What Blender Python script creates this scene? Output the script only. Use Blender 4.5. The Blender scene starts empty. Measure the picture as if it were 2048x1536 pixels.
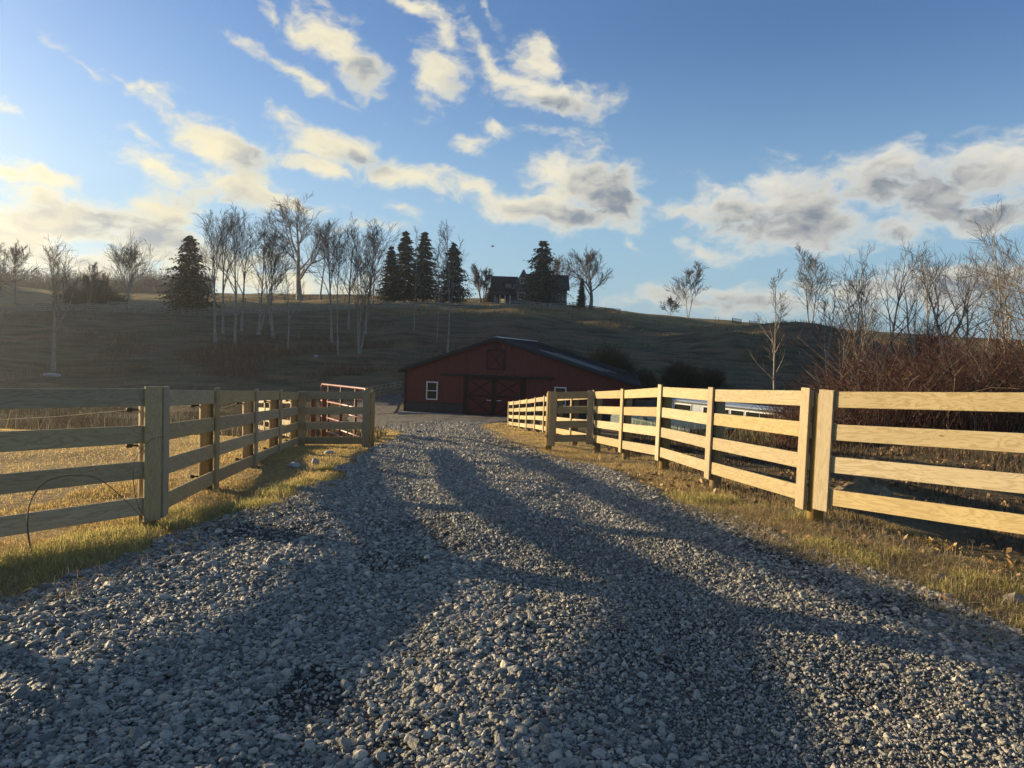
import bpy, bmesh, math, random
import numpy as np
from mathutils import Vector, Matrix

sc = bpy.context.scene
C = sc.collection
R = math.radians

# ------------------------------------------------------------------ camera
F_PX, W_PX, H_PX = 1420.0, 2048.0, 1536.0
CAM = Vector((0.0, 0.0, 1.5))
PITCH, ROLL = R(3.02), R(2.0)
fw = Vector((0, math.cos(PITCH), -math.sin(PITCH)))
u0 = Vector((0, math.sin(PITCH), math.cos(PITCH)))
r0 = Vector((1, 0, 0))
cr = r0*math.cos(ROLL) + u0*math.sin(ROLL)
cu = u0*math.cos(ROLL) - r0*math.sin(ROLL)
cam_d = bpy.data.cameras.new('camera')
cam_d.sensor_width = 36.0
cam_d.lens = 36.0*F_PX/W_PX
cam_d.clip_start = 0.05
cam_d.clip_end = 12000
cam = bpy.data.objects.new('camera', cam_d)
C.objects.link(cam)
cam.matrix_world = Matrix(((cr.x, cu.x, -fw.x, CAM.x), (cr.y, cu.y, -fw.y, CAM.y),
                           (cr.z, cu.z, -fw.z, CAM.z), (0, 0, 0, 1)))
sc.camera = cam

# ------------------------------------------------------------------ light
SUN_AZ, SUN_EL = R(-67.0), R(8.8)            # from +Y, negative = left
sun_dir = Vector((math.sin(SUN_AZ)*math.cos(SUN_EL), math.cos(SUN_AZ)*math.cos(SUN_EL), math.sin(SUN_EL)))
sun_d = bpy.data.lights.new('sun', 'SUN')
sun_d.energy = 5.0
sun_d.angle = R(0.6)
sun_d.color = (1.0, 0.78, 0.47)
sun = bpy.data.objects.new('sun', sun_d)
C.objects.link(sun)
sun.rotation_euler = sun_dir.to_track_quat('Z', 'Y').to_euler()
sc.view_settings.view_transform = 'Standard'
sc.view_settings.look = 'None'
sc.view_settings.exposure = 1.35
sc.view_settings.gamma = 1.0
sc.view_settings.use_curve_mapping = False
try:
    sc.cycles.use_denoising = True
    sc.cycles.max_bounces = 6
    sc.cycles.diffuse_bounces = 3
    sc.cycles.glossy_bounces = 3
    sc.cycles.transmission_bounces = 4
except Exception:
    pass


def pix_dir(px, py):
    return fw*F_PX + cr*(px-1024.0) - cu*(py-768.0)


def at(px, py, Y):
    d = pix_dir(px, py)
    return CAM + d*(Y/d.y)


def proj(p):
    v = Vector(p) - CAM
    z = v.dot(fw)
    return 1024 + F_PX*v.dot(cr)/z, 768 - F_PX*v.dot(cu)/z


# ---- sky with clouds, all by direction
class NT:
    def __init__(s, nt): s.nt = nt
    def n(s, t, **kw):
        nd = s.nt.nodes.new(t)
        for k, v in kw.items(): setattr(nd, k, v)
        return nd
    def l(s, a, b): s.nt.links.new(a, b)
    def put(s, sock, v):
        if hasattr(v, 'is_output'): s.l(v, sock)
        elif v is not None: sock.default_value = v
    def m(s, op, a, b=None, c=None, clamp=False):
        nd = s.n('ShaderNodeMath', operation=op, use_clamp=clamp)
        s.put(nd.inputs[0], a); s.put(nd.inputs[1], b); s.put(nd.inputs[2], c)
        return nd.outputs[0]
    def vm(s, op, a, b=None):
        nd = s.n('ShaderNodeVectorMath', operation=op)
        s.put(nd.inputs[0], a); s.put(nd.inputs[1], b)
        return nd.outputs['Value'] if op in ('LENGTH', 'DOT_PRODUCT') else nd.outputs['Vector']
    def noise(s, vec, scale, detail=6, rough=0.55, dist=0.0, color=False, dims='3D'):
        nd = s.n('ShaderNodeTexNoise', noise_dimensions=dims)
        if vec is not None: s.l(vec, nd.inputs['Vector'])
        nd.inputs['Scale'].default_value = scale
        nd.inputs['Detail'].default_value = detail
        nd.inputs['Roughness'].default_value = rough
        nd.inputs['Distortion'].default_value = dist
        return nd.outputs['Color' if color else 'Fac']
    def mr(s, v, a, b, c=0.0, d=1.0, smooth=False):
        nd = s.n('ShaderNodeMapRange')
        nd.interpolation_type = 'SMOOTHSTEP' if smooth else 'LINEAR'
        s.put(nd.inputs[0], v)
        for i, x in enumerate((a, b, c, d)): s.put(nd.inputs[i+1], x)
        return nd.outputs[0]
    def mix(s, f, a, b, mode='MIX'):
        nd = s.n('ShaderNodeMix', data_type='RGBA', blend_type=mode)
        s.put(nd.inputs[0], f); s.put(nd.inputs[6], a); s.put(nd.inputs[7], b)
        return nd.outputs[2]
    def mapping(s, vec, loc=(0, 0, 0), rot=(0, 0, 0), scale=(1, 1, 1), t='POINT'):
        nd = s.n('ShaderNodeMapping', vector_type=t)
        s.l(vec, nd.inputs[0])
        nd.inputs[1].default_value = loc; nd.inputs[2].default_value = rot; nd.inputs[3].default_value = scale
        return nd.outputs[0]
    def comb(s, x, y, z=0.0):
        nd = s.n('ShaderNodeCombineXYZ')
        s.put(nd.inputs[0], x); s.put(nd.inputs[1], y); s.put(nd.inputs[2], z)
        return nd.outputs[0]


# (px, py, rx, ry, tilt down to the right, weight)
CLOUDS = [
    (678, 104, 92, 38, 34, .95), (620, 80, 40, 22, 20, .8), (730, 145, 60, 32, 25, .85), (590, 145, 85, 13, 22, .6),
    (880, 160, 58, 46, 50, .85), (884, 55, 52, 22, 45, .7), (975, 112, 62, 22, 48, .6), (1090, 125, 52, 34, 25, .8),
    (1105, 192, 112, 25, 4, .85), (1130, 212, 60, 20, 8, .7), (820, 8, 70, 12, 22, .6), (990, 40, 45, 8, 55, .4),
    (420, 285, 110, 36, 28, .9), (490, 325, 80, 40, 35, .9), (640, 290, 100, 26, 24, .85), (705, 305, 62, 30, 25, .9),
    (640, 335, 60, 18, 20, .6), (370, 355, 90, 24, 12, .7), (500, 385, 160, 28, 12, .9), (590, 405, 80, 20, 25, .6),
    (850, 360, 120, 27, 8, .85), (940, 375, 70, 22, 8, .7), (940, 288, 36, 16, 8, .6),
    (1150, 362, 105, 62, 10, 1.15), (1230, 385, 75, 52, 12, 1.1), (1060, 415, 110, 34, 2, 1.0), (1150, 435, 110, 28, 4, 1.0),
    (1350, 425, 60, 16, 4, .8), (1470, 420, 130, 42, 6, 1.0), (1590, 395, 95, 48, 18, 1.05), (1560, 465, 150, 38, 6, 1.05),
    (1660, 440, 80, 34, 12, .9), (1760, 335, 95, 36, 0, .95), (1850, 385, 170, 50, 0, 1.1), (1990, 345, 140, 58, 0, 1.15),
    (2150, 330, 160, 60, 0, 1.1), (1790, 462, 75, 26, 8, .85), (1960, 430, 130, 34, 0, 1.0), (1410, 500, 50, 14, 20, .5),
    (90, 352, 70, 18, 8, .8), (15, 345, 60, 14, 8, .5), (200, 430, 170, 30, 6, 1.0), (120, 455, 200, 30, 2, 1.0),
    (330, 420, 80, 34, 8, 1.0), (300, 470, 160, 30, 10, 1.0), (30, 480, 140, 36, 4, .9), (180, 520, 260, 34, 4, .8),
    (400, 520, 200, 34, 6, .8), (-120, 440, 160, 40, 4, 1.0), (170, 132, 55, 9, 32, .45), (240, 162, 40, 8, 20, .35),
    (8, 222, 45, 12, 12, .5), (800, 415, 26, 10, 35, .45), (1380, 605, 150, 22, 2, .8), (1540, 600, 170, 22, 4, .95),
    (1760, 590, 200, 26, 3, .9), (2000, 560, 200, 30, 3, .85), (560, 560, 260, 24, 2, .7), (1255, 480, 26, 7, 35, .35),
    (290, 268, 30, 8, 20, .35), (345, 205, 40, 8, 20, .3), (760, 450, 50, 10, 10, .45), (540, 25, 30, 10, 60, .3),
    (1000, 250, 30, 10, 15, .4), (1110, 265, 40, 10, 5, .3), (660, 45, 40, 9, 60, .35), (330, 215, 60, 7, 10, .3),
]


# grey undersides, away from the sun
CLOUD_SHADE = [(1235, 395, 95, 70), (1150, 440, 100, 26), (1590, 455, 190, 42), (1480, 465, 120, 40), (1900, 400, 240, 55), (1780, 480, 120, 24),
               (745, 155, 55, 34), (925, 190, 36, 40), (510, 320, 55, 34), (725, 325, 55, 20), (300, 470, 210, 38), (1130, 215, 110, 14),
               (120, 530, 320, 44), (480, 420, 140, 26), (1560, 620, 260, 22), (2050, 590, 240, 30)]


def azel(px, py):
    d = pix_dir(px, py).normalized()
    return math.atan2(d.x, d.y), math.asin(d.z)


def make_world():
    w = bpy.data.worlds.new('World')
    sc.world = w
    w.use_nodes = True
    nt = w.node_tree
    for n in list(nt.nodes): nt.nodes.remove(n)
    # cloud field group
    g = bpy.data.node_groups.new('cloud_field', 'ShaderNodeTree')
    g.interface.new_socket('Vector', in_out='INPUT', socket_type='NodeSocketVector')
    g.interface.new_socket('Field', in_out='OUTPUT', socket_type='NodeSocketFloat')
    g.interface.new_socket('Slope', in_out='OUTPUT', socket_type='NodeSocketFloat')
    g.interface.new_socket('Core', in_out='OUTPUT', socket_type='NodeSocketFloat')
    G = NT(g)
    gi, go = g.nodes.new('NodeGroupInput'), g.nodes.new('NodeGroupOutput')
    V = gi.outputs[0]
    warp = G.noise(V, 14.0, 3, 0.6, color=True, dims='2D')
    wv = G.vm('MULTIPLY', G.vm('SUBTRACT', warp, (0.5, 0.5, 0.5)), (0.05, 0.026, 0.0))
    Vw = G.vm('ADD', V, wv)
    acc = None
    for (px, py, rx, ry, tilt, wt) in CLOUDS:
        a, e = azel(px, py)
        k = math.cos(a*0.9)**1.2
        if acc is not None:   # tiny coupling keeps the evaluation in sequence
            nd = G.n('ShaderNodeVectorMath', operation='MULTIPLY_ADD')
            G.l(acc, nd.inputs[0]); nd.inputs[1].default_value = (1e-7, 0, 0); G.l(Vw, nd.inputs[2])
            vin = nd.outputs[0]
        else:
            vin = Vw
        mp = G.mapping(vin, (a, e, 0), (0, 0, -R(tilt)), (rx/F_PX*k*1.05, ry/F_PX*k*1.08, 1.0), 'TEXTURE')
        d = G.vm('LENGTH', mp)
        f = G.m('MULTIPLY_ADD', d, -0.95*wt, wt)
        acc = f if acc is None else G.m('MAXIMUM', acc, f)
    # beyond the frame the same kind of broken cloud goes on
    sep = G.n('ShaderNodeSeparateXYZ'); G.l(V, sep.inputs[0])
    out = G.mr(G.m('ABSOLUTE', sep.outputs[0]), 0.72, 0.9)
    back = G.noise(G.mapping(V, scale=(1.0, 2.4, 1.0)), 3.0, 2, 0.5, dims='2D')
    back = G.m('MULTIPLY_ADD', back, 5.0, -3.3)
    back = G.m('SUBTRACT', back, G.m('MULTIPLY', G.m('SUBTRACT', 1.0, out), 6.0))
    acc = G.m('MAXIMUM', acc, back)
    acc = G.m('MAXIMUM', acc, -1.5)
    Vr = G.mapping(Vw, rot=(0, 0, R(14)), scale=(1.0, 1.9, 1.0))
    n1 = G.noise(Vr, 15.0, 9, 0.62, 0.0, dims='2D')
    sA = G.noise(Vr, 13.0, 5, 0.55, 0.0, dims='2D')
    n1b = G.noise(G.vm('ADD', Vr, (-0.014, 0.018, 0.0)), 13.0, 5, 0.55, 0.0, dims='2D')
    fld = G.m('MULTIPLY_ADD', acc, 1.25, G.m('MULTIPLY_ADD', n1, 2.8, -1.56))
    sh = None
    for (px, py, rx, ry) in CLOUD_SHADE:
        aa, ee = azel(px, py)
        nd = G.n('ShaderNodeVectorMath', operation='MULTIPLY_ADD')
        G.l(sh if sh is not None else acc, nd.inputs[0]); nd.inputs[1].default_value = (1e-7, 0, 0); G.l(Vw, nd.inputs[2])
        dd = G.vm('LENGTH', G.mapping(nd.outputs[0], (aa, ee, 0), (0, 0, R(-6)), (rx/F_PX, ry/F_PX, 1), 'TEXTURE'))
        dd = G.m('SUBTRACT', 1.0, dd)
        sh = dd if sh is None else G.m('MAXIMUM', sh, dd)
    G.l(fld, go.inputs[0])
    G.l(G.m('SUBTRACT', sA, n1b), go.inputs[1])
    G.l(sh, go.inputs[2])
    G.l(fld, go.inputs[0])

    N = NT(nt)
    out = nt.nodes.new('ShaderNodeOutputWorld')
    bg = nt.nodes.new('ShaderNodeBackground')
    sky = nt.nodes.new('ShaderNodeTexSky')
    sky.sky_type = 'NISHITA'
    sky.sun_disc = False
    sky.sun_elevation = SUN_EL
    sky.sun_rotation = SUN_AZ
    sky.altitude = 300
    sky.air_density = 1.0
    sky.dust_density = 0.6
    sky.ozone_density = 2.2
    tc = nt.nodes.new('ShaderNodeTexCoord')
    D = tc.outputs['Generated']
    s = nt.nodes.new('ShaderNodeSeparateXYZ'); N.l(D, s.inputs[0])
    az = N.m('ARCTAN2', s.outputs[0], s.outputs[1])
    el = N.m('ARCSINE', s.outputs[2])
    P = N.comb(az, el)
    gn = nt.nodes.new('ShaderNodeGroup'); gn.node_tree = g
    N.l(P, gn.inputs[0])
    f1, slope, core = gn.outputs[0], gn.outputs[1], gn.outputs[2]
    dens = N.mr(f1, -0.42, 0.75, smooth=True)
    lit = N.mr(slope, -0.16, 0.14)
    thick = N.mr(f1, 0.2, 1.4, smooth=True)
    low = N.mr(core, -0.6, 0.75, smooth=True)
    shade = N.m('MULTIPLY', thick, N.m('MULTIPLY_ADD', lit, -0.42, 0.42), clamp=True)
    shade = N.m('ADD', shade, N.m('MULTIPLY', N.m('MULTIPLY', low, N.mr(f1, 0.0, 0.8, smooth=True)), N.m('MULTIPLY_ADD', lit, -0.3, 0.85)), clamp=True)
    # sky in view, slightly deeper blue high up
    skyc = N.mix(1.0, sky.outputs[0], SKY_TINT, 'MULTIPLY')
    skyc = N.mix(N.mr(el, 0.0, 0.42, 0.80, 0.0, True), skyc, HORIZON)
    # brighter towards the sun side (forward scattering) for clouds
    nz = N.vm('DOT_PRODUCT', D, tuple(sun_dir))
    glow = N.mr(nz, 0.1, 0.9)
    bright = N.mix(glow, CLOUD_LIT_A, CLOUD_LIT_B)
    dark = N.mix(glow, CLOUD_DARK_A, CLOUD_DARK_B)
    cl = N.mix(shade, bright, dark)
    col = N.mix(N.m('MULTIPLY', dens, 0.96), skyc, cl)
    N.l(col, bg.inputs[0])
    bg.inputs[1].default_value = SKY_STRENGTH
    N.l(bg.outputs[0], out.inputs[0])
    w.cycles.sampling_method = 'MANUAL'
    w.cycles.sample_map_resolution = 512


SKY_STRENGTH = 0.0515
SKY_TINT = (0.94, 1.22, 1.58, 1)
HORIZON = (3.0, 4.7, 5.8, 1)
CLOUD_LIT_A = (7.0, 6.6, 5.6, 1)
CLOUD_LIT_B = (7.4, 6.6, 4.2, 1)
CLOUD_DARK_A = (1.75, 2.0, 2.35, 1)
CLOUD_DARK_B = (2.0, 2.6, 3.3, 1)
make_world()

# ------------------------------------------------------------------ helpers
rng = np.random.default_rng(7)
random.seed(7)


def tag(o, label=None, cat=None, group=None, kind=None):
    if label: o['label'] = label
    if cat: o['category'] = cat
    if group: o['group'] = group
    if kind: o['kind'] = kind
    return o


def empty(name, loc=(0, 0, 0), rz=0.0, label=None, cat=None, group=None):
    o = bpy.data.objects.new(name, None)
    o.empty_display_size = 0.2
    C.objects.link(o)
    o.location = loc
    o.rotation_euler = (0, 0, rz)
    return tag(o, label, cat, group)


def link(name, me, mat=None, parent=None, loc=None, M=None):
    if mat is not None and not me.materials: me.materials.append(mat)
    o = bpy.data.objects.new(name, me)
    C.objects.link(o)
    if parent is not None: o.parent = parent
    if M is not None: o.matrix_basis = M
    elif loc is not None: o.location = loc
    return o


def mesh_np(name, V, F, smooth=False):
    V = np.asarray(V, dtype=np.float32).reshape(-1, 3)
    F = np.asarray(F, dtype=np.int32)
    k = F.shape[1]
    me = bpy.data.meshes.new(name)
    me.vertices.add(len(V)); me.vertices.foreach_set('co', V.ravel())
    me.loops.add(F.size); me.loops.foreach_set('vertex_index', F.ravel())
    me.polygons.add(len(F))
    me.polygons.foreach_set('loop_start', np.arange(0, F.size, k, dtype=np.int32))
    me.polygons.foreach_set('loop_total', np.full(len(F), k, dtype=np.int32))
    if smooth: me.polygons.foreach_set('use_smooth', np.ones(len(F), dtype=bool))
    me.update(calc_edges=True)
    return me


class MB:
    """collects boxes, prisms and tubes into one mesh"""
    def __init__(s): s.v = []; s.f = []
    def add(s, vs, fs):
        n = len(s.v)
        s.v += [tuple(p) for p in vs]
        s.f += [tuple(i+n for i in f) for f in fs]
        return s
    def box(s, c, size, M=None):
        x, y, z = (d/2 for d in size)
        vs = [Vector((sx*x, sy*y, sz*z)) for sz in (-1, 1) for sy in (-1, 1) for sx in (-1, 1)]
        if M is not None: vs = [M @ v for v in vs]
        vs = [v + Vector(c) for v in vs]
        return s.add(vs, [(0, 2, 3, 1), (4, 5, 7, 6), (0, 1, 5, 4), (2, 6, 7, 3), (0, 4, 6, 2), (1, 3, 7, 5)])
    def bar(s, a, b, w, t, up=Vector((0, 0, 1))):
        """rectangular bar from a to b, w along up, t across"""
        a, b = Vector(a), Vector(b)
        d = (b-a); L = d.length; d.normalize()
        side = d.cross(up).normalized(); u = side.cross(d)
        M = Matrix((d, side, u)).transposed()
        return s.box((a+b)/2, (L, t, w), M)
    def tube(s, pts, rad, k=6, cap=True):
        pts = [Vector(p) for p in pts]
        if not hasattr(rad, '__len__'): rad = [rad]*len(pts)
        vs = []; n = len(pts)
        for i, p in enumerate(pts):
            t = (pts[min(i+1, n-1)] - pts[max(i-1, 0)]).normalized()
            ref = Vector((0, 0, 1)) if abs(t.z) < 0.9 else Vector((1, 0, 0))
            a = t.cross(ref).normalized(); b = t.cross(a)
            for j in range(k):
                q = 2*math.pi*j/k
                vs.append(p + (a*math.cos(q) + b*math.sin(q))*rad[i])
        fs = []
        for i in range(n-1):
            for j in range(k):
                j2 = (j+1) % k
                fs.append((i*k+j, i*k+j2, (i+1)*k+j2, (i+1)*k+j))
        if cap:
            fs.append(tuple(range(k))[::-1] and tuple(range(k)))
            fs.append(tuple((n-1)*k+j for j in range(k))[::-1])
        return s.add(vs, fs)
    def poly_prism(s, pts, off):
        """planar polygon pts extruded by vector off"""
        n = len(pts); off = Vector(off)
        vs = [Vector(p) for p in pts] + [Vector(p)+off for p in pts]
        fs = [tuple(range(n)), tuple(range(2*n-1, n-1, -1))]
        for i in range(n):
            j = (i+1) % n
            fs.append((i, i+n, j+n, j))
        return s.add(vs, fs)
    def mesh(s, name, smooth=False, bevel=0.0):
        me = bpy.data.meshes.new(name)
        me.from_pydata(s.v, [], s.f)
        bm = bmesh.new(); bm.from_mesh(me)
        bmesh.ops.recalc_face_normals(bm, faces=bm.faces)
        if bevel > 0:
            bmesh.ops.bevel(bm, geom=list(bm.edges), offset=bevel, segments=1, affect='EDGES', profile=0.5)
        bm.to_mesh(me); bm.free()
        if smooth:
            for p in me.polygons: p.use_smooth = True
        me.update()
        return me
    def build(s, name, mat, parent=None, smooth=False, bevel=0.0, M=None):
        return link(name, s.mesh(name, smooth, bevel), mat, parent, M=M)


def tubes_np(groups):
    """groups: list of (P[M,n,3], Rad[M,n], k) -> V, quads"""
    Vs, Fs, off = [], [], 0
    for P, Rd, k in groups:
        P = np.asarray(P, float); Rd = np.asarray(Rd, float)
        M, n, _ = P.shape
        T = np.empty_like(P)
        T[:, 1:-1] = P[:, 2:] - P[:, :-2]
        T[:, 0] = P[:, 1]-P[:, 0]; T[:, -1] = P[:, -1]-P[:, -2]
        T /= np.linalg.norm(T, axis=2, keepdims=True)+1e-9
        mean = T.mean(axis=1)
        ref = np.where(np.abs(mean[:, 2:3]) < 0.8, np.array([[0, 0, 1.0]]), np.array([[1.0, 0, 0]]))[:, None, :]
        A = np.cross(T, np.broadcast_to(ref, T.shape)); A /= np.linalg.norm(A, axis=2, keepdims=True)+1e-9
        B = np.cross(T, A)
        q = 2*np.pi*np.arange(k)/k
        ring = P[:, :, None, :] + Rd[:, :, None, None]*(A[:, :, None, :]*np.cos(q)[None, None, :, None] + B[:, :, None, :]*np.sin(q)[None, None, :, None])
        Vs.append(ring.reshape(-1, 3))
        m = np.arange(M)[:, None, None]*n*k
        i = np.arange(n-1)[None, :, None]*k
        j = np.arange(k)[None, None, :]; j2 = (j+1) % k
        Fq = np.stack([m+i+j, m+i+j2, m+i+k+j2, m+i+k+j], axis=-1).reshape(-1, 4) + off
        Fs.append(Fq); off += M*n*k
    return np.concatenate(Vs), np.concatenate(Fs)


def vnoise(x, y, seed=0):
    """smooth value noise, vectorised, 0..1"""
    xi = np.floor(x).astype(np.int64); yi = np.floor(y).astype(np.int64)
    fx = x-xi; fy = y-yi
    fx = fx*fx*(3-2*fx); fy = fy*fy*(3-2*fy)
    def h(a, b):
        n = (a*374761393 + b*668265263 + seed*1442695041) & 0x7fffffff
        n = ((n ^ (n >> 13))*1274126177) & 0x7fffffff
        return ((n ^ (n >> 16)) & 0xffff)/65535.0
    return (h(xi, yi)*(1-fx)+h(xi+1, yi)*fx)*(1-fy) + (h(xi, yi+1)*(1-fx)+h(xi+1, yi+1)*fx)*fy


def fbm(x, y, seed=0, o=4):
    s = 0; a = 1; t = 0
    for i in range(o):
        s = s + a*vnoise(x*2**i, y*2**i, seed+i*17); t += a; a *= 0.5
    return s/t


# ------------------------------------------------------------------ terrain heights
def hz(px): return 693 + 0.035*(px-1024)


COLX = [-1500, -500, 0, 300, 600, 800, 1000, 1250, 1400, 1550, 1700, 2048, 2800, 4200]
ROWY = [0, 6, 8, 10, 12, 14, 16, 21, 30, 38, 45, 60, 75, 90, 105, 120, 135, 160, 200, 260, 340, 500, 1200, 5000]
ZR = [0, 0, -.08, -.2, -.36, -.55, -.72, -1.1, -1.9, -2.5, -2.95]
ZLEFT = [0, 0, -.10, -.25, -.4, -.55, -.72, -2.0, -3.3, -3.8, -4.1]
ZRIGHT = [0, 0, -.03, -.06, -.1, -.15, -.22, -.45, -1.0, -1.4, -1.7]
YT = {0: (800, 758, 708, 665, 635, 618, 608, 597, 588, 583),
      300: (800, 760, 712, 668, 638, 622, 610, 600, 592, 587),
      600: (797, 765, 715, 672, 645, 620, 604, 595, 590, 588),
      800: (798, 768, 715, 672, 645, 620, 602, 596, 594, 595),
      1000: (806, 775, 725, 680, 648, 618, 604, 601, 603, 607),
      1250: (812, 782, 735, 695, 662, 635, 621, 624, 632, 640),
      1400: (815, 785, 745, 712, 685, 660, 641, 638, 642, 650),
      1550: (818, 790, 755, 725, 700, 680, 662, 651, 650, 655),
      1700: (818, 795, 765, 740, 716, 697, 680, 667, 662, 664),
      2048: (820, 800, 775, 752, 733, 718, 702, 690, 684, 683)}
_nr = len(ROWY)
_Z = np.zeros((len(COLX), _nr))
for ci, cx in enumerate(COLX):
    src = min(max(cx, 0), 2048)
    near = ZLEFT if src <= 600 else ZR if src <= 1550 else ZRIGHT if src >= 2048 else [(a+b)/2 for a, b in zip(ZR, ZRIGHT)]
    row = list(near)
    for Y, y in zip(ROWY[11:21], YT[src]):
        row.append(1.5 - (y-hz(src))*Y/F_PX)
    row += [row[-1]-6, -8, -10]
    _Z[ci] = row
_rc = np.array([(c-1024)/F_PX for c in COLX])
_sy = np.log(np.array(ROWY)+6.0)
NRC, NSY = 260, 420
_rr = np.linspace(_rc[0], _rc[-1], NRC)
_ss = np.linspace(_sy[0], _sy[-1], NSY)
_Yd = np.exp(_ss)-6.0
tmp = np.stack([np.interp(_Yd, ROWY, _Z[c]) for c in range(len(COLX))])
_G = np.stack([np.interp(_rr, _rc, tmp[:, j]) for j in range(NSY)], axis=1)
def _blur(a, k, ax):
    w = np.hanning(2*k+3)[1:-1]; w /= w.sum()
    p = [(0, 0), (0, 0)]; p[ax] = (k, k)
    b = np.pad(a, p, mode='edge')
    return np.apply_along_axis(lambda m: np.convolve(m, w, mode='valid'), ax, b)
_G = _blur(_blur(_G, 9, 0), 7, 1)


def gz(X, Y):
    X = np.asarray(X, float); Y = np.asarray(Y, float)
    Yc = np.clip(Y, 0.0, 4999)
    r = np.clip(X/np.maximum(Yc, 2.0), _rr[0], _rr[-1]-1e-6)
    s = np.clip(np.log(Yc+6.0), _ss[0], _ss[-1]-1e-6)
    a = (r-_rr[0])/(_rr[1]-_rr[0]); b = (s-_ss[0])/(_ss[1]-_ss[0])
    i = np.minimum(a.astype(int), NRC-2); j = np.minimum(b.astype(int), NSY-2)
    fa = a-i; fb = b-j
    z = (_G[i, j]*(1-fa)+_G[i+1, j]*fa)*(1-fb) + (_G[i, j+1]*(1-fa)+_G[i+1, j+1]*fa)*fb
    # unseen bare hill added left of the view to keep the slope in shade
    z = z + 54*np.exp(-(np.abs((X+292)/78)**2.4 + np.abs((Y-214)/46)**2.8))
    z = z + 4.6*np.exp(-((X-52)/14)**2-((Y-126)/15)**2) + 3.0*np.exp(-((X-33)/9)**2-((Y-110)/10)**2)
    z = z - 0.09*np.clip((-X-2.3)/0.5, 0, 1)*np.clip((Y-4.2)/1.2, 0, 1)*np.clip((10-Y)/2, 0, 1)
    k = np.clip((Y-55)/40, 0, 1)
    z = z + k*(fbm(X/11, Y/11, 3, 4)-0.5)*1.9
    k2 = np.clip((Y-3)/6, 0, 1)
    z = z + k2*(fbm(X/1.3, Y/1.3, 5, 3)-0.5)*0.07
    return z


def gzf(x, y): return float(gz(np.array([x]), np.array([y]))[0])


def gp(px, Y):
    """ground point seen in column px at distance Y"""
    z = -1.0; p = None
    for _ in range(5):
        # find X with projection px at height z
        X = 0.0
        v1 = proj((0, Y, z))[0]; v2 = proj((1, Y, z))[0]
        X = (px-v1)/(v2-v1)
        z = gzf(X, Y)
    return Vector((X, Y, z))


ROAD_Y = [-6, 1, 3.65, 5.2, 6.5, 7.8, 11, 15.5, 22, 28, 36, 44, 52, 62, 66]
ROAD_L = [-2.8, -2.7, -2.5, -2.35, -1.95, -1.85, -2.15, -2.6, -3.3, -4.4, -7.6, -10.2, -11.6, -14, -19]
ROAD_YR = [-6, 1, 4, 5.4, 7, 9, 12, 16, 20, 28, 34, 38, 42, 46, 46.5, 62, 80]
ROAD_R = [3.8, 3.3, 2.6, 2.12, 1.68, 1.28, .65, .15, -.3, -1.2, -1.0, .8, 4.0, 5.5, -7.5, -9.5, -14]


def road_edges(Y, wob=True):
    L = np.interp(Y, ROAD_Y, ROAD_L); Rr = np.interp(Y, ROAD_YR, ROAD_R)
    if wob:
        L = L + (fbm(Y*1.1, Y*0+3.3, 11, 4)-0.5)*0.7
        Rr = Rr + (fbm(Y*1.1, Y*0+9.3, 12, 4)-0.5)*0.5
    return L, Rr


def bump_road(X, Y):
    """loose-stone relief: low mounds between the wheel tracks"""
    b = (fbm(X/0.7, Y/0.9, 21, 3)-0.5)*0.055 + (fbm(X/0.16, Y/0.16, 23, 2)-0.5)*0.02
    mid = np.interp(Y, [0, 6, 14, 30], [0.3, 0.0, -0.9, -2.2])
    tr = np.exp(-((X-mid-0.85)/0.3)**2) + np.exp(-((X-mid+0.85)/0.3)**2)
    k = np.clip((70-Y)/30, 0, 1)
    return (b*(1-0.55*tr) - 0.03*tr)*k


def road_z(X, Y): return gz(X, Y) + 0.03 + bump_road(X, Y)


# ------------------------------------------------------------------ materials
MATS = {}


def newmat(name, rough=0.8, spec=0.3):
    m = bpy.data.materials.new(name); m.use_nodes = True
    nt = m.node_tree
    b = nt.nodes['Principled BSDF']
    b.inputs['Roughness'].default_value = rough
    b.inputs['Specular IOR Level'].default_value = spec
    MATS[name] = m
    return m, NT(nt), b


def bump(N, b, h, strength=0.3, dist=0.02):
    nd = N.n('ShaderNodeBump'); nd.inputs['Strength'].default_value = strength
    nd.inputs['Distance'].default_value = dist
    N.l(h, nd.inputs['Height']); N.l(nd.outputs[0], b.inputs['Normal'])


def c4(r, g, b): return (r, g, b, 1.0)


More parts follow.
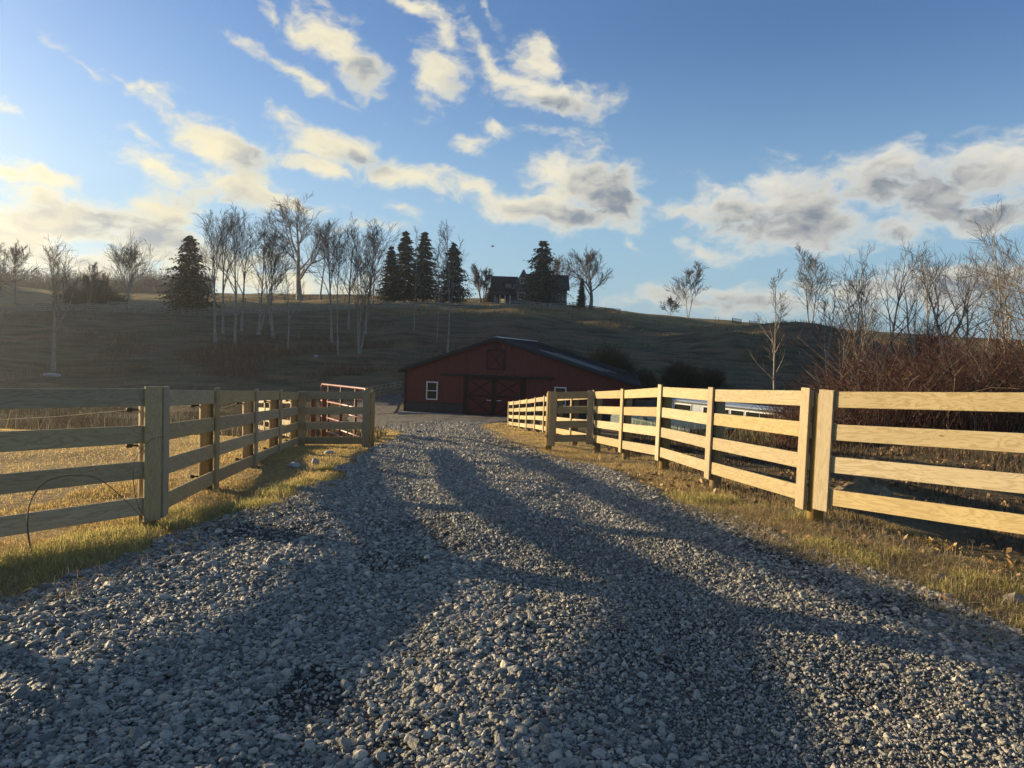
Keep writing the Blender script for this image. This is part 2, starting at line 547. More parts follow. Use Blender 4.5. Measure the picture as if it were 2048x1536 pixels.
def wood_mat(name, A, B, dark, axis='X', knots=True, rough=0.75):
    m, N, b = newmat(name, rough, 0.25)
    tc = N.n('ShaderNodeTexCoord').outputs['Object']
    oi = N.n('ShaderNodeObjectInfo').outputs['Random']
    off = N.comb(N.m('MULTIPLY', oi, 37.0), N.m('MULTIPLY', oi, 11.0), N.m('MULTIPLY', oi, 53.0))
    v = N.vm('ADD', tc, off)
    sc_long = {'X': (0.9, 7, 7), 'Z': (7, 7, 0.9)}[axis]
    vs = N.mapping(v, scale=sc_long)
    n1 = N.noise(vs, 1.6, 4, 0.55, 0.6)
    # knots disturb the grain
    vk = N.n('ShaderNodeTexVoronoi'); vk.inputs['Scale'].default_value = 1.0
    kv = N.mapping(v, scale={'X': (2.2, 5, 5), 'Z': (5, 5, 2.2)}[axis])
    N.l(kv, vk.inputs['Vector'])
    kd = N.mr(vk.outputs['Distance'], 0.0, 0.30, 1.0, 0.0, True)
    kcore = N.mr(vk.outputs['Distance'], 0.0, 0.085, 1.0, 0.0, True)
    ring = N.m('ADD', N.m('MULTIPLY', n1, 11.0), N.m('MULTIPLY', kd, 3.0))
    s = N.m('SINE', N.m('MULTIPLY', ring, 6.283))
    grain = N.mr(s, -0.2, 1.0, 0.0, 1.0, True)
    fine = N.noise(N.mapping(v, scale={'X': (2, 90, 90), 'Z': (90, 90, 2)}[axis]), 1.0, 3, 0.6)
    col = N.mix(N.m('MULTIPLY', grain, 0.7), A, B)
    col = N.mix(N.mr(fine, 0.35, 0.75, 0.0, 0.35), col, B)
    if knots: col = N.mix(N.m('MULTIPLY', kcore, 0.8), col, dark)
    blot = N.noise(v, 3.0, 3, 0.5)
    col = N.mix(N.mr(blot, 0.4, 0.8, 0.0, 0.3), col, B)
    hv = N.n('ShaderNodeHueSaturation')
    N.l(N.m('MULTIPLY_ADD', oi, 0.35, 0.82), hv.inputs['Value'])
    N.l(N.m('MULTIPLY_ADD', N.m('FRACT', N.m('MULTIPLY', oi, 7.3)), 0.3, 0.82), hv.inputs['Saturation'])
    N.l(col, hv.inputs['Color'])
    N.l(hv.outputs[0], b.inputs['Base Color'])
    bump(N, b, N.m('ADD', N.m('MULTIPLY', grain, 0.4), fine), 0.35, 0.002)
    return m


M_board = wood_mat('fence_board_pine', c4(.39, .315, .175), c4(.255, .19, .095), c4(.06, .03, .015))
M_batten = wood_mat('fence_batten_pine', c4(.37, .30, .175), c4(.265, .195, .105), c4(.07, .035, .018), axis='Z')
M_post = wood_mat('fence_post_round', c4(.28, .21, .095), c4(.18, .12, .05), c4(.06, .035, .018), axis='Z')


def simple(name, col, rough=0.7, metal=0.0, nscale=None, namp=0.25, spec=0.3, coords='Object'):
    m, N, b = newmat(name, rough, spec)
    b.inputs['Metallic'].default_value = metal
    if nscale:
        tc = N.n('ShaderNodeTexCoord').outputs[coords]
        n = N.noise(tc, nscale, 5, 0.6)
        d = tuple(c*(1-namp) for c in col[:3])+(1,)
        u = tuple(min(1, c*(1+namp)) for c in col[:3])+(1,)
        N.l(N.mix(N.mr(n, 0.3, 0.7), d, u), b.inputs['Base Color'])
        bump(N, b, n, 0.15, 0.01)
    else:
        b.inputs['Base Color'].default_value = col
    return m


def foliage_mat(name, A, B, Cc=None, rough=0.8, trans=0.0):
    m, N, b = newmat(name, rough, 0.15)
    ge = N.n('ShaderNodeNewGeometry')
    r = ge.outputs['Random Per Island']
    col = N.mix(r, A, B)
    if Cc is not None:
        r2 = N.m('FRACT', N.m('MULTIPLY', r, 13.7))
        col = N.mix(N.mr(r2, 0.7, 0.95), col, Cc)
    N.l(col, b.inputs['Base Color'])
    if trans:
        nt = N.nt
        tr = nt.nodes.new('ShaderNodeBsdfTranslucent'); N.l(col, tr.inputs[0])
        mx = nt.nodes.new('ShaderNodeMixShader'); mx.inputs[0].default_value = trans
        out = nt.nodes['Material Output']
        N.l(b.outputs[0], mx.inputs[1]); N.l(tr.outputs[0], mx.inputs[2]); N.l(mx.outputs[0], out.inputs[0])
    return m


M_grass_dry = foliage_mat('dry_grass', c4(.68, .50, .22), c4(.46, .33, .13), c4(.34, .31, .11), trans=0.5)
M_grass_green = foliage_mat('green_grass', c4(.34, .34, .11), c4(.52, .43, .16), c4(.70, .54, .25), trans=0.5)
M_straw = foliage_mat('straw_stems', c4(.45, .35, .19), c4(.26, .19, .10), c4(.5, .42, .26), trans=0.3)
M_weed = foliage_mat('brown_weeds', c4(.12, .085, .05), c4(.075, .05, .032), c4(.17, .13, .08), trans=0.1)
M_bankweed = foliage_mat('rusty_weeds', c4(.20, .12, .075), c4(.10, .06, .04), c4(.30, .22, .13), trans=0.2)
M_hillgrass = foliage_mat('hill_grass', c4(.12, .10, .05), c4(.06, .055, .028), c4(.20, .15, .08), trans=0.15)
M_thick = foliage_mat('bramble_canes', c4(.095, .042, .028), c4(.04, .02, .015), c4(.17, .115, .08), rough=0.6)
M_needle = foliage_mat('spruce_needles', c4(.035, .05, .02), c4(.022, .033, .015), c4(.06, .065, .03))
M_leaflit = foliage_mat('leaf_litter', c4(.28, .17, .08), c4(.14, .08, .04), c4(.4, .28, .15))
M_bark = simple('tree_bark', c4(.26, .22, .175), 0.9, nscale=3.0, namp=0.35)
M_barkpale = simple('pale_bark', c4(.30, .27, .22), 0.9, nscale=2.0, namp=0.45)
M_twig = simple('twigs', c4(.075, .06, .048), 0.9)
M_twigpale = simple('pale_twigs', c4(.15, .125, .10), 0.9)
M_insul = simple('insulator_black', c4(.02, .02, .02), 0.5)
M_wire = simple('fence_wire', c4(.45, .42, .36), 0.5, 0.3)
M_cane = simple('dry_cane', c4(.16, .11, .06), 0.7)
M_redpipe = simple('red_gate_paint', c4(.24, .105, .085), 0.38, nscale=12, namp=0.25, spec=0.5)
M_rust = simple('rusty_steel', c4(.13, .055, .035), 0.75, nscale=20, namp=0.4)


def ground_mat():
    m, N, b = newmat('ground_grassland', 0.95, 0.1)
    ge = N.n('ShaderNodeNewGeometry')
    P = ge.outputs['Position']
    s = N.n('ShaderNodeSeparateXYZ'); N.l(P, s.inputs[0])
    n1 = N.noise(P, 0.09, 6, 0.6)
    n2 = N.noise(P, 1.1, 6, 0.65)
    n3 = N.noise(P, 14.0, 5, 0.7)
    n4 = N.noise(N.mapping(P, scale=(0.35, 1.0, 1.0)), 0.5, 5, 0.6)
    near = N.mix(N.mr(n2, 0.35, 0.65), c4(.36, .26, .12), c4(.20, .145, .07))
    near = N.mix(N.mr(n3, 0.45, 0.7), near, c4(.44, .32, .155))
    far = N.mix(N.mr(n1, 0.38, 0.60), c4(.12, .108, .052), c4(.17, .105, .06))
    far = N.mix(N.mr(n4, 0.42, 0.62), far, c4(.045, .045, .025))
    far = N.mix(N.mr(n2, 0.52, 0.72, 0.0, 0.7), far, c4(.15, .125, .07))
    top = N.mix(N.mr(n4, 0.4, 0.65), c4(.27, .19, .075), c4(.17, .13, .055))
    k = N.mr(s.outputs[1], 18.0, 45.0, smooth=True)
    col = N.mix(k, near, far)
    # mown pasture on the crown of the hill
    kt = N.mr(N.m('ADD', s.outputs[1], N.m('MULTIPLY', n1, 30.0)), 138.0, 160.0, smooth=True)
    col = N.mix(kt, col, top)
    # darker soil right of the right-hand fence
    e = N.m('SUBTRACT', s.outputs[0], N.m('MULTIPLY_ADD', s.outputs[1], -0.11, 3.6))
    kd = N.m('MULTIPLY', N.mr(e, -0.3, 1.2, smooth=True), N.m('SUBTRACT', 1.0, k))
    soil = N.mix(N.mr(n2, 0.4, 0.62), c4(.060, .045, .028), c4(.13, .10, .05))
    col = N.mix(N.m('MULTIPLY', kd, 0.85), col, soil)
    N.l(col, b.inputs['Base Color'])
    h = N.m('ADD', N.m('MULTIPLY', n3, 0.35), n2)
    h = N.m('ADD', h, N.m('MULTIPLY', n4, 4.0))
    bump(N, b, h, 0.9, 0.14)
    return m


def gravel_mat():
    m, N, b = newmat('gravel_bed', 0.9, 0.25)
    P = N.n('ShaderNodeNewGeometry').outputs['Position']
    v = N.n('ShaderNodeTexVoronoi'); v.inputs['Scale'].default_value = 38.0
    N.l(P, v.inputs['Vector'])
    v2 = N.n('ShaderNodeTexVoronoi'); v2.inputs['Scale'].default_value = 95.0
    N.l(P, v2.inputs['Vector'])
    s = N.n('ShaderNodeSeparateColor'); N.l(v.outputs['Color'], s.inputs[0])
    s2 = N.n('ShaderNodeSeparateColor'); N.l(v2.outputs['Color'], s2.inputs[0])
    r = N.m('MULTIPLY_ADD', s.outputs[0], 0.6, N.m('MULTIPLY', s2.outputs[0], 0.4))
    col = N.mix(r, c4(.065, .063, .057), c4(.23, .215, .185))
    big = N.noise(P, 0.9, 4, 0.6)
    col = N.mix(N.mr(big, 0.45, 0.7, 0.0, 0.5), col, c4(.09, .085, .075))
    at_ = N.n('ShaderNodeAttribute'); at_.attribute_name = 'dirt'
    earth = N.mix(N.noise(P, 30.0, 4, 0.6), c4(.018, .014, .010), c4(.040, .030, .020))
    col = N.mix(at_.outputs['Fac'], col, earth)
    N.l(col, b.inputs['Base Color'])
    h = N.m('ADD', N.m('MULTIPLY', v.outputs['Distance'], -1.0), N.m('MULTIPLY', v2.outputs['Distance'], -0.5))
    bump(N, b, h, 1.0, 0.03)
    return m


def stone_mat(name, A, B, Cc):
    m, N, b = newmat(name, 0.58, 0.5)
    r = N.n('ShaderNodeObjectInfo').outputs['Random']
    tc = N.n('ShaderNodeTexCoord').outputs['Object']
    col = N.mix(r, A, B)
    r2 = N.m('FRACT', N.m('MULTIPLY', r, 17.3))
    col = N.mix(N.mr(r2, 0.80, 0.97), col, Cc)
    n = N.noise(tc, 3.0, 4, 0.6)
    col = N.mix(N.mr(n, 0.35, 0.7, 0.0, 0.35), col, c4(.09, .09, .085))
    N.l(col, b.inputs['Base Color'])
    bump(N, b, n, 0.3, 0.2)
    return m


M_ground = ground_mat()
M_gravel = gravel_mat()
M_stone = stone_mat('crushed_limestone', c4(.095, .09, .077), c4(.42, .39, .31), c4(.56, .48, .35))
M_fine = stone_mat('fine_crushed_stone', c4(.12, .113, .095), c4(.42, .39, .31), c4(.55, .48, .38))

# ------------------------------------------------------------------ ground sheet
def axis(lo, hi, n, c, k):
    t = np.linspace(-1, 1, n)
    s = np.sinh(t*k)/math.sinh(k)
    return np.where(s < 0, c + s*(c-lo), c + s*(hi-c))


gx = axis(-1800, 1800, 420, 0, 7.9)
gy = np.concatenate([axis(-260, 260, 161, 0, 5.5)[:80], np.exp(np.linspace(math.log(6), math.log(1806), 420))-6])
XX, YY = np.meshgrid(gx, gy, indexing='ij')
ZZ = gz(XX, YY)
_l, _r = road_edges(YY)
_in = np.clip((np.minimum(XX-_l, _r-XX)-0.12)/0.15, 0, 1)*((YY > -2.5) & (YY < 63.5))
ZZ = ZZ - 0.16*_in
nx, ny = XX.shape
V = np.stack([XX, YY, ZZ], axis=-1).reshape(-1, 3)
ii, jj = np.meshgrid(np.arange(nx-1), np.arange(ny-1), indexing='ij')
a = ii*ny+jj
F = np.stack([a, a+ny, a+ny+1, a+1], axis=-1).reshape(-1, 4)
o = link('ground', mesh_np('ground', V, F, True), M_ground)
tag(o, kind='structure')

# driveway sheet
yy = np.concatenate([np.arange(-2, 12, 0.07), np.arange(12, 30, 0.2), np.arange(30, 64, 0.5)])
NS = 110
L, Rr = road_edges(yy)
t = np.linspace(0, 1, NS)
X = L[:, None]*(1-t)[None, :] + Rr[:, None]*t[None, :]
Y = np.repeat(yy[:, None], NS, axis=1)
Z = road_z(X, Y)
DIRT = 0.75*np.clip((fbm(X/0.42+5, Y/0.6, 61, 4)-0.61)/0.10, 0, 1).ravel()
edge = np.minimum(t, 1-t)[None, :]*(Rr-L)[:, None]
Z = Z - 0.10*np.clip(1-edge/0.18, 0, 1)
V = np.stack([X, Y, Z], axis=-1).reshape(-1, 3)
ii, jj = np.meshgrid(np.arange(len(yy)-1), np.arange(NS-1), indexing='ij')
a = ii*NS+jj
F = np.stack([a, a+1, a+NS+1, a+NS], axis=-1).reshape(-1, 4)
me = mesh_np('gravel_driveway', V, F, True)
me.attributes.new('dirt', 'FLOAT', 'POINT').data.foreach_set('value', DIRT.astype(np.float32))
o = link('gravel_driveway', me, M_gravel)
tag(o, kind='structure')


# ---- loose stones as node instances
def stone_nodes(name, mat, seed0, n_var=9, sub=2, jit=0.20):
    g = bpy.data.node_groups.new(name, 'GeometryNodeTree')
    g.interface.new_socket('Geometry', in_out='INPUT', socket_type='NodeSocketGeometry')
    g.interface.new_socket('Geometry', in_out='OUTPUT', socket_type='NodeSocketGeometry')
    N = g.nodes; Lk = g.links.new
    gi, go = N.new('NodeGroupInput'), N.new('NodeGroupOutput')
    join = N.new('GeometryNodeJoinGeometry')
    for v in range(n_var):
        ico = N.new('GeometryNodeMeshIcoSphere'); ico.inputs['Radius'].default_value = 0.5
        ico.inputs['Subdivisions'].default_value = sub
        rv = N.new('FunctionNodeRandomValue'); rv.data_type = 'FLOAT_VECTOR'
        rv.inputs[0].default_value = (-jit,)*3; rv.inputs[1].default_value = (jit,)*3
        rv.inputs['Seed'].default_value = seed0+v*7
        sp = N.new('GeometryNodeSetPosition')
        Lk(ico.outputs['Mesh'], sp.inputs['Geometry']); Lk(rv.outputs[0], sp.inputs['Offset'])
        hull = N.new('GeometryNodeConvexHull'); Lk(sp.outputs[0], hull.inputs[0])
        ss = N.new('GeometryNodeSetShadeSmooth'); ss.inputs['Shade Smooth'].default_value = False
        Lk(hull.outputs[0], ss.inputs[0])
        sm = N.new('GeometryNodeSetMaterial'); sm.inputs['Material'].default_value = mat
        Lk(ss.outputs[0], sm.inputs[0])
        ti = N.new('GeometryNodeGeometryToInstance'); Lk(sm.outputs[0], ti.inputs[0])
        Lk(ti.outputs[0], join.inputs[0])
    iop = N.new('GeometryNodeInstanceOnPoints')
    iop.inputs['Pick Instance'].default_value = True
    Lk(gi.outputs[0], iop.inputs['Points']); Lk(join.outputs[0], iop.inputs['Instance'])
    def attr(nm, ty):
        a = N.new('GeometryNodeInputNamedAttribute'); a.data_type = ty
        a.inputs['Name'].default_value = nm; return a.outputs[0]
    Lk(attr('variant', 'INT'), iop.inputs['Instance Index'])
    er = N.new('FunctionNodeEulerToRotation'); Lk(attr('turn', 'FLOAT_VECTOR'), er.inputs[0])
    Lk(er.outputs[0], iop.inputs['Rotation'])
    Lk(attr('size', 'FLOAT_VECTOR'), iop.inputs['Scale'])
    Lk(iop.outputs[0], go.inputs[0])
    return g


def scatter_stones(name, X, Y, size, flat, tilt, tree, nv, lift=0.3, zf=road_z):
    n = len(X)
    me = bpy.data.meshes.new(name)
    me.vertices.add(n)
    sx = size*rng.uniform(0.8, 1.35, n); sy = size*rng.uniform(0.65, 1.0, n); sz = size*flat*rng.uniform(0.7, 1.25, n)
    Z = zf(X, Y) + sz*lift
    me.vertices.foreach_set('co', np.stack([X, Y, Z], -1).astype(np.float32).ravel())
    a = me.attributes.new('size', 'FLOAT_VECTOR', 'POINT')
    a.data.foreach_set('vector', np.stack([sx, sy, sz], -1).astype(np.float32).ravel())
    a = me.attributes.new('turn', 'FLOAT_VECTOR', 'POINT')
    a.data.foreach_set('vector', np.stack([rng.normal(0, tilt, n), rng.normal(0, tilt, n), rng.uniform(0, 6.283, n)], -1).astype(np.float32).ravel())
    a = me.attributes.new('variant', 'INT', 'POINT')
    a.data.foreach_set('value', rng.integers(0, nv, n).astype(np.int32))
    me.update()
    o = link(name, me)
    md = o.modifiers.new('stones', 'NODES'); md.node_group = tree
    return o


def sample_road(n, y0, y1, yp=1.0, over=0.12, xlim=1.05):
    """random points on the driveway, more of them near y0"""
    u = rng.random(n)
    Y = y0 + (y1-y0)*u**yp
    L, Rr = road_edges(Y)
    X = L-over + (Rr-L+2*over)*rng.random(n)
    ok = np.abs(X)/np.maximum(Y, .5) < 0.82
    return X[ok], Y[ok]


def dirt(X, Y):
    """bare earth showing through the stone"""
    d = np.clip((fbm(X/0.42+5, Y/0.6, 61, 4)-0.60)/0.10, 0, 1)
    return d*np.clip((9-Y)/3, 0.35, 1)


def fine_mask(X, Y):
    """1 where the driveway is worn to fine crushed stone"""
    edge = np.interp(Y, [0, 3, 5, 7, 9, 12], [0.65, 0.4, -0.1, -0.9, -2.0, -3.2])
    f = np.clip((X-edge)/0.5 + (fbm(X/0.5, Y/0.5, 31, 3)-0.5)*2.2 + 0.5, 0, 1)
    _, Rr = road_edges(Y)
    f = f*np.clip((Rr-X-0.30)/0.25 + (fbm(X*2, Y*2, 33, 3)-0.5), 0, 1)   # coarse berm at the right edge
    return f


g_big = stone_nodes('coarse_stone_nodes', M_stone, 3, 9, 2, 0.17)
g_fine = stone_nodes('fine_stone_nodes', M_fine, 103, 5, 1, 0.2)

# coarse
A = []
for (n, y0, y1) in ((105000, 2.0, 5.0), (85000, 5.0, 10.5)):
    X, Y = sample_road(n, y0, y1, 1.0, 0.2)
    keep = (rng.random(len(X)) > fine_mask(X, Y)*0.95) & (rng.random(len(X)) > dirt(X, Y)*0.75)
    A.append(np.stack([X[keep], Y[keep]]))
X, Y = np.concatenate(A, axis=1)
size = np.exp(rng.normal(math.log(0.0152), 0.46, len(X)))
size = np.clip(size, 0.009, 0.058)
tag(scatter_stones('gravel_stones', X, Y, size, 0.46, 0.34, g_big, 9, 0.28), 'loose grey crushed limestone lying on the near driveway', 'gravel', kind='stuff')
# fine
A = []
for (n, y0, y1) in ((90000, 2.0, 4.5), (80000, 4.5, 8.0), (60000, 8.0, 14.0), (40000, 14.0, 34.0)):
    X, Y = sample_road(n, y0, y1, 1.0, 0.05)
    keep = rng.random(len(X)) < np.maximum(fine_mask(X, Y), 0.22)
    A.append(np.stack([X[keep], Y[keep]]))
X, Y = np.concatenate(A, axis=1)
size = np.exp(rng.normal(math.log(0.0105), 0.38, len(X)))*np.interp(Y, [0, 5, 12, 30], [0.95, 1.1, 1.9, 3.2])
tag(scatter_stones('fine_gravel', X, Y, size, 0.7, 0.5, g_fine, 5, 0.3), 'fine grey stone chips packed along the wheel tracks', 'gravel', kind='stuff')


# ------------------------------------------------------------------ grass
def blades(X, Y, Z, H, Wd, lean, three=True):
    """blade triangles; three=True gives a bent 3-triangle blade"""
    n = len(X)
    az = rng.uniform(0, 2*np.pi, n); la = rng.uniform(0, 2*np.pi, n)
    ln = np.abs(rng.normal(0, lean, n))
    wx, wy = np.cos(az)*Wd/2, np.sin(az)*Wd/2
    dx, dy = np.cos(la)*ln*H, np.sin(la)*ln*H
    base = np.stack([X, Y, Z], -1)
    if not three:
        V = np.empty((n, 3, 3))
        V[:, 0] = base - np.stack([wx, wy, 0*wx], -1)
        V[:, 1] = base + np.stack([wx, wy, 0*wx], -1)
        V[:, 2] = base + np.stack([dx, dy, H*np.sqrt(np.clip(1-ln*ln*0.5, 0.1, 1))], -1)
        return V.reshape(-1, 3), np.arange(n*3).reshape(n, 3)
    V = np.empty((n, 5, 3))
    V[:, 0] = base - np.stack([wx, wy, 0*wx], -1)
    V[:, 1] = base + np.stack([wx, wy, 0*wx], -1)
    mid = base + np.stack([dx*0.3, dy*0.3, H*0.6], -1)
    V[:, 2] = mid - np.stack([wx, wy, 0*wx], -1)*0.8
    V[:, 3] = mid + np.stack([wx, wy, 0*wx], -1)*0.8
    V[:, 4] = base + np.stack([dx, dy, H*np.clip(1-ln*0.45, 0.3, 1)], -1)
    i = np.arange(n)[:, None]*5
    F = np.concatenate([i+np.array([[0, 1, 3]]), i+np.array([[0, 3, 2]]), i+np.array([[2, 3, 4]])], axis=1).reshape(-1, 3)
    return V.reshape(-1, 3), F


def grass(name, X, Y, H, Wd, lean, mat, label, three=True, cat='grass'):
    Z = gz(X, Y) - 0.005
    V, F = blades(X, Y, Z, H, Wd, lean, three)
    o = link(name, mesh_np(name, V, F), mat)
    return tag(o, label, cat, kind='stuff')


def verge_pts(n, y0, y1, side, width, yp=1.0):
    Y = y0 + (y1-y0)*rng.random(n)**yp
    L, Rr = road_edges(Y)
    d = rng.random(n)*width - 0.12
    X = (L-d) if side < 0 else (Rr+d)
    ok = np.abs(X)/np.maximum(Y, .5) < 0.85
    return X[ok], Y[ok], d[ok]


def clump(X, Y, s, seed, lo=0.45, hi=0.6):
    return np.clip((fbm(X*s, Y*s, seed, 3)-lo)/(hi-lo), 0, 1)


# dry turf, both verges and the paddock left
A = []
for (n, y0, y1, side, w) in ((52000, 3.0, 8.0, -1, 2.6), (30000, 8.0, 16.0, -1, 3.2), (48000, 3.2, 8.0, 1, 1.7), (26000, 8.0, 15.0, 1, 2.4), (22000, 14.0, 34.0, 1, 3.5), (14000, 15.0, 34.0, -1, 3.0)):
    X, Y, d = verge_pts(n, y0, y1, side, w)
    k = clump(X, Y, 2.2, 41, 0.3, 0.55)*np.clip((d+0.1)/0.3, 0.05, 1)
    ok = rng.random(len(X)) < 0.25+0.75*k
    A.append(np.stack([X[ok], Y[ok], k[ok]]))
X, Y, k = np.concatenate(A, axis=1)
grass('dry_grass', X, Y, (0.012+0.026*k)*rng.uniform(0.6, 1.5, len(X)), np.interp(Y, [3, 15, 34], [0.004, 0.009, 0.02]), 1.5, M_grass_dry,
      'short dry tan grass on both driveway verges')
X = rng.uniform(-17, -1.8, 130000); Y = rng.uniform(4.5, 17.5, 130000)
Lr, _ = road_edges(Y)
ok = (X < Lr-0.1) & (X/Y > -0.85)
X, Y = X[ok], Y[ok]
grass('paddock_grass', X, Y, rng.uniform(0.015, 0.05, len(X)), np.interp(Y, [4, 17], [0.006, 0.014]), 1.2, M_grass_dry,
      'pale dry winter turf of the paddock behind the left fence', three=False)
# greener tufts
A = []
for (n, y0, y1, side, w, sd) in ((26000, 3.4, 6.4, -1, 1.3, 51), (9000, 6.5, 9.5, -1, 0.7, 52), (26000, 3.6, 7.6, 1, 1.0, 53)):
    X, Y, d = verge_pts(n, y0, y1, side, w)
    k = clump(X, Y, 1.7, sd, 0.42, 0.6)*np.clip((d+0.05)/0.3, 0, 1)
    ok = rng.random(len(X)) < k
    A.append(np.stack([X[ok], Y[ok], k[ok]]))
X, Y, k = np.concatenate(A, axis=1)
grass('green_grass', X, Y, (0.025+0.07*k)*rng.uniform(0.4, 1.5, len(X)), 0.0045, 1.1, M_grass_green,
      'greener longer grass tufts at the driveway edges')
# straw
A = []
for (n, y0, y1, side, w) in ((5000, 3.2, 7.5, -1, 1.4), (9000, 3.6, 7.0, 1, 1.3), (4000, 7.0, 14.0, 1, 1.6)):
    X, Y, d = verge_pts(n, y0, y1, side, w); A.append(np.stack([X, Y]))
X, Y = np.concatenate(A, axis=1)
grass('straw', X, Y, rng.uniform(0.05, 0.14, len(X)), 0.0035, 2.2, M_straw, 'flattened pale straw stems strewn over the verge grass')
# ground behind the right fence
X = rng.uniform(2.2, 16, 60000); Y = rng.uniform(3.5, 20, 60000)
_, Rr = road_edges(Y)
k = clump(X, Y, 1.4, 61, 0.42, 0.62)
ok = (X > Rr+1.1) & (X/Y < 0.85) & (rng.random(len(X)) < 0.15+0.85*k)
X, Y, k = X[ok], Y[ok], k[ok]
grass('rough_grass', X, Y, (0.03+0.12*k)*rng.uniform(0.5, 1.4, len(X)), np.interp(Y, [4, 18], [0.006, 0.014]), 0.9, M_weed,
      'dark rough weeds on the dark soil behind the right fence')
n = 9000
X = rng.uniform(1.4, 11, n); Y = rng.uniform(4.0, 15, n)
_, Rr = road_edges(Y)
ok = (X > Rr+0.1) & (X/Y < 0.85) & (rng.random(n) < clump(X, Y, 0.9, 71, 0.45, 0.6))
X, Y = X[ok], Y[ok]; n = len(X)
c = np.stack([X, Y, gz(X, Y)+rng.uniform(0.005, 0.05, n)], -1)
u = rng.normal(size=(n, 3)); u[:, 2] *= 0.5; u /= np.linalg.norm(u, axis=1, keepdims=True)
w = np.cross(u, rng.normal(size=(n, 3))); w /= np.linalg.norm(w, axis=1, keepdims=True)
s = rng.uniform(0.02, 0.045, n)[:, None]
V = np.stack([c-u*s, c+w*s*0.55, c+u*s, c-w*s*0.55], 1).reshape(-1, 3)
tag(link('leaf_litter', mesh_np('leaf_litter', V, np.arange(n*4).reshape(n, 4)), M_leaflit), 'dead brown leaves scattered behind and under the right fence', 'leaves', kind='stuff')

# valley weeds and hillside grass
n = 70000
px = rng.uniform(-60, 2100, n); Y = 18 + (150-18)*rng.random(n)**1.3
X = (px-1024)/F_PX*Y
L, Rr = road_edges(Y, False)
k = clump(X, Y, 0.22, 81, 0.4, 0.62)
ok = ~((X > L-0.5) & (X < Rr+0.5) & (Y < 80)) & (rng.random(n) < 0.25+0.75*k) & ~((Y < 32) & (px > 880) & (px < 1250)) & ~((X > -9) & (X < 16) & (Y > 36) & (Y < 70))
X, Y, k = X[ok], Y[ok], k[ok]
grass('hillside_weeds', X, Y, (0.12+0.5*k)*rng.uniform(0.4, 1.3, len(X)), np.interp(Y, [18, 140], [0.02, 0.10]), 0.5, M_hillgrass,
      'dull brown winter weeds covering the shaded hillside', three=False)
n = 30000
px = rng.normal(560, 190, n); Y = rng.uniform(76, 104, n)
X = (px-1024)/F_PX*Y
k = clump(X, Y, 0.16, 87, 0.42, 0.6)
ok = (rng.random(n) < k) & (px < 960)
X, Y, k = X[ok], Y[ok], k[ok]
grass('bank_weeds', X, Y, (0.3+0.5*k)*rng.uniform(0.4, 1.4, len(X)), 0.07, 0.6, M_bankweed,
      'rusty tan dead weeds on the bank below the hillside grove', three=False, cat='weeds')
n = 26000
px = rng.uniform(-80, 780, n); Y = rng.uniform(17, 62, n)
X = (px-1024)/F_PX*Y
k = clump(X, Y, 0.35, 85, 0.4, 0.6)
L, Rr = road_edges(Y, False)
ok = (rng.random(n) < k) & (X < L-1.5)
X, Y = X[ok], Y[ok]
grass('tall_weeds', X, Y, rng.uniform(0.2, 0.9, len(X)), np.interp(Y, [18, 62], [0.012, 0.04]), 0.5, M_weed,
      'tall brown reeds and weeds in the hollow below the paddock', three=False, cat='weeds')
n = 130
X = -0.72*19+rng.uniform(0, 8.5, n); Y = rng.uniform(16.5, 20, n)
grass('pale_reeds', X, Y, rng.uniform(0.2, 0.95, n), 0.012, 0.45, M_straw, 'pale dry reed stems at the far edge of the paddock', three=True, cat='reeds')

# ------------------------------------------------------------------ board fences
BW, BT, GAPC = 0.14, 0.024, 0.2883


def board_obj(name, a, b, w, t, mat, parent, bev=0.003):
    """board from a to b; local x along, z up"""
    a, b = Vector(a), Vector(b)
    d = b-a; L = d.length; d.normalize()
    side = Vector((0, 0, 1)).cross(d)
    if side.length < 0.05: side = Vector((0, 1, 0))
    side.normalize(); up = d.cross(side)
    M = Matrix((d, side, up)).transposed().to_4x4(); M.translation = (a+b)/2
    m = MB().box((0, 0, 0), (L, t, w))
    return m.build(name, mat, parent, bevel=bev, M=M)


def batten_obj(p, d, z0, z1, w, t, mat, parent, lean=0.0):
    """vertical batten; p = xy of its centre, d = direction of its width"""
    d = Vector((d[0], d[1], 0)).normalized()
    nrm = Vector((-d.y, d.x, 0))
    M = Matrix((d, nrm, Vector((0, 0, 1)))).transposed()
    M = (Matrix.Rotation(lean, 3, nrm) @ M).to_4x4()
    M.translation = Vector((p[0], p[1], (z0+z1)/2))
    return MB().box((0, 0, 0), (w, t, z1-z0)).build('batten', mat, parent, bevel=0.003, M=M)


def post_obj(p, z0, z1, r, parent, mat=None):
    m = MB().tube([(0, 0, z0-(z0+z1)/2), (0, 0, (z1-z0)/2-0.012), (0, 0, (z1-z0)/2)], [r*1.03, r, r*0.93], 16)
    me = m.mesh('post')
    for f in me.polygons: f.use_smooth = len(f.vertices) == 4
    return link('post', me, mat or M_post, parent, M=Matrix.Translation((p[0], p[1], (z0+z1)/2)))


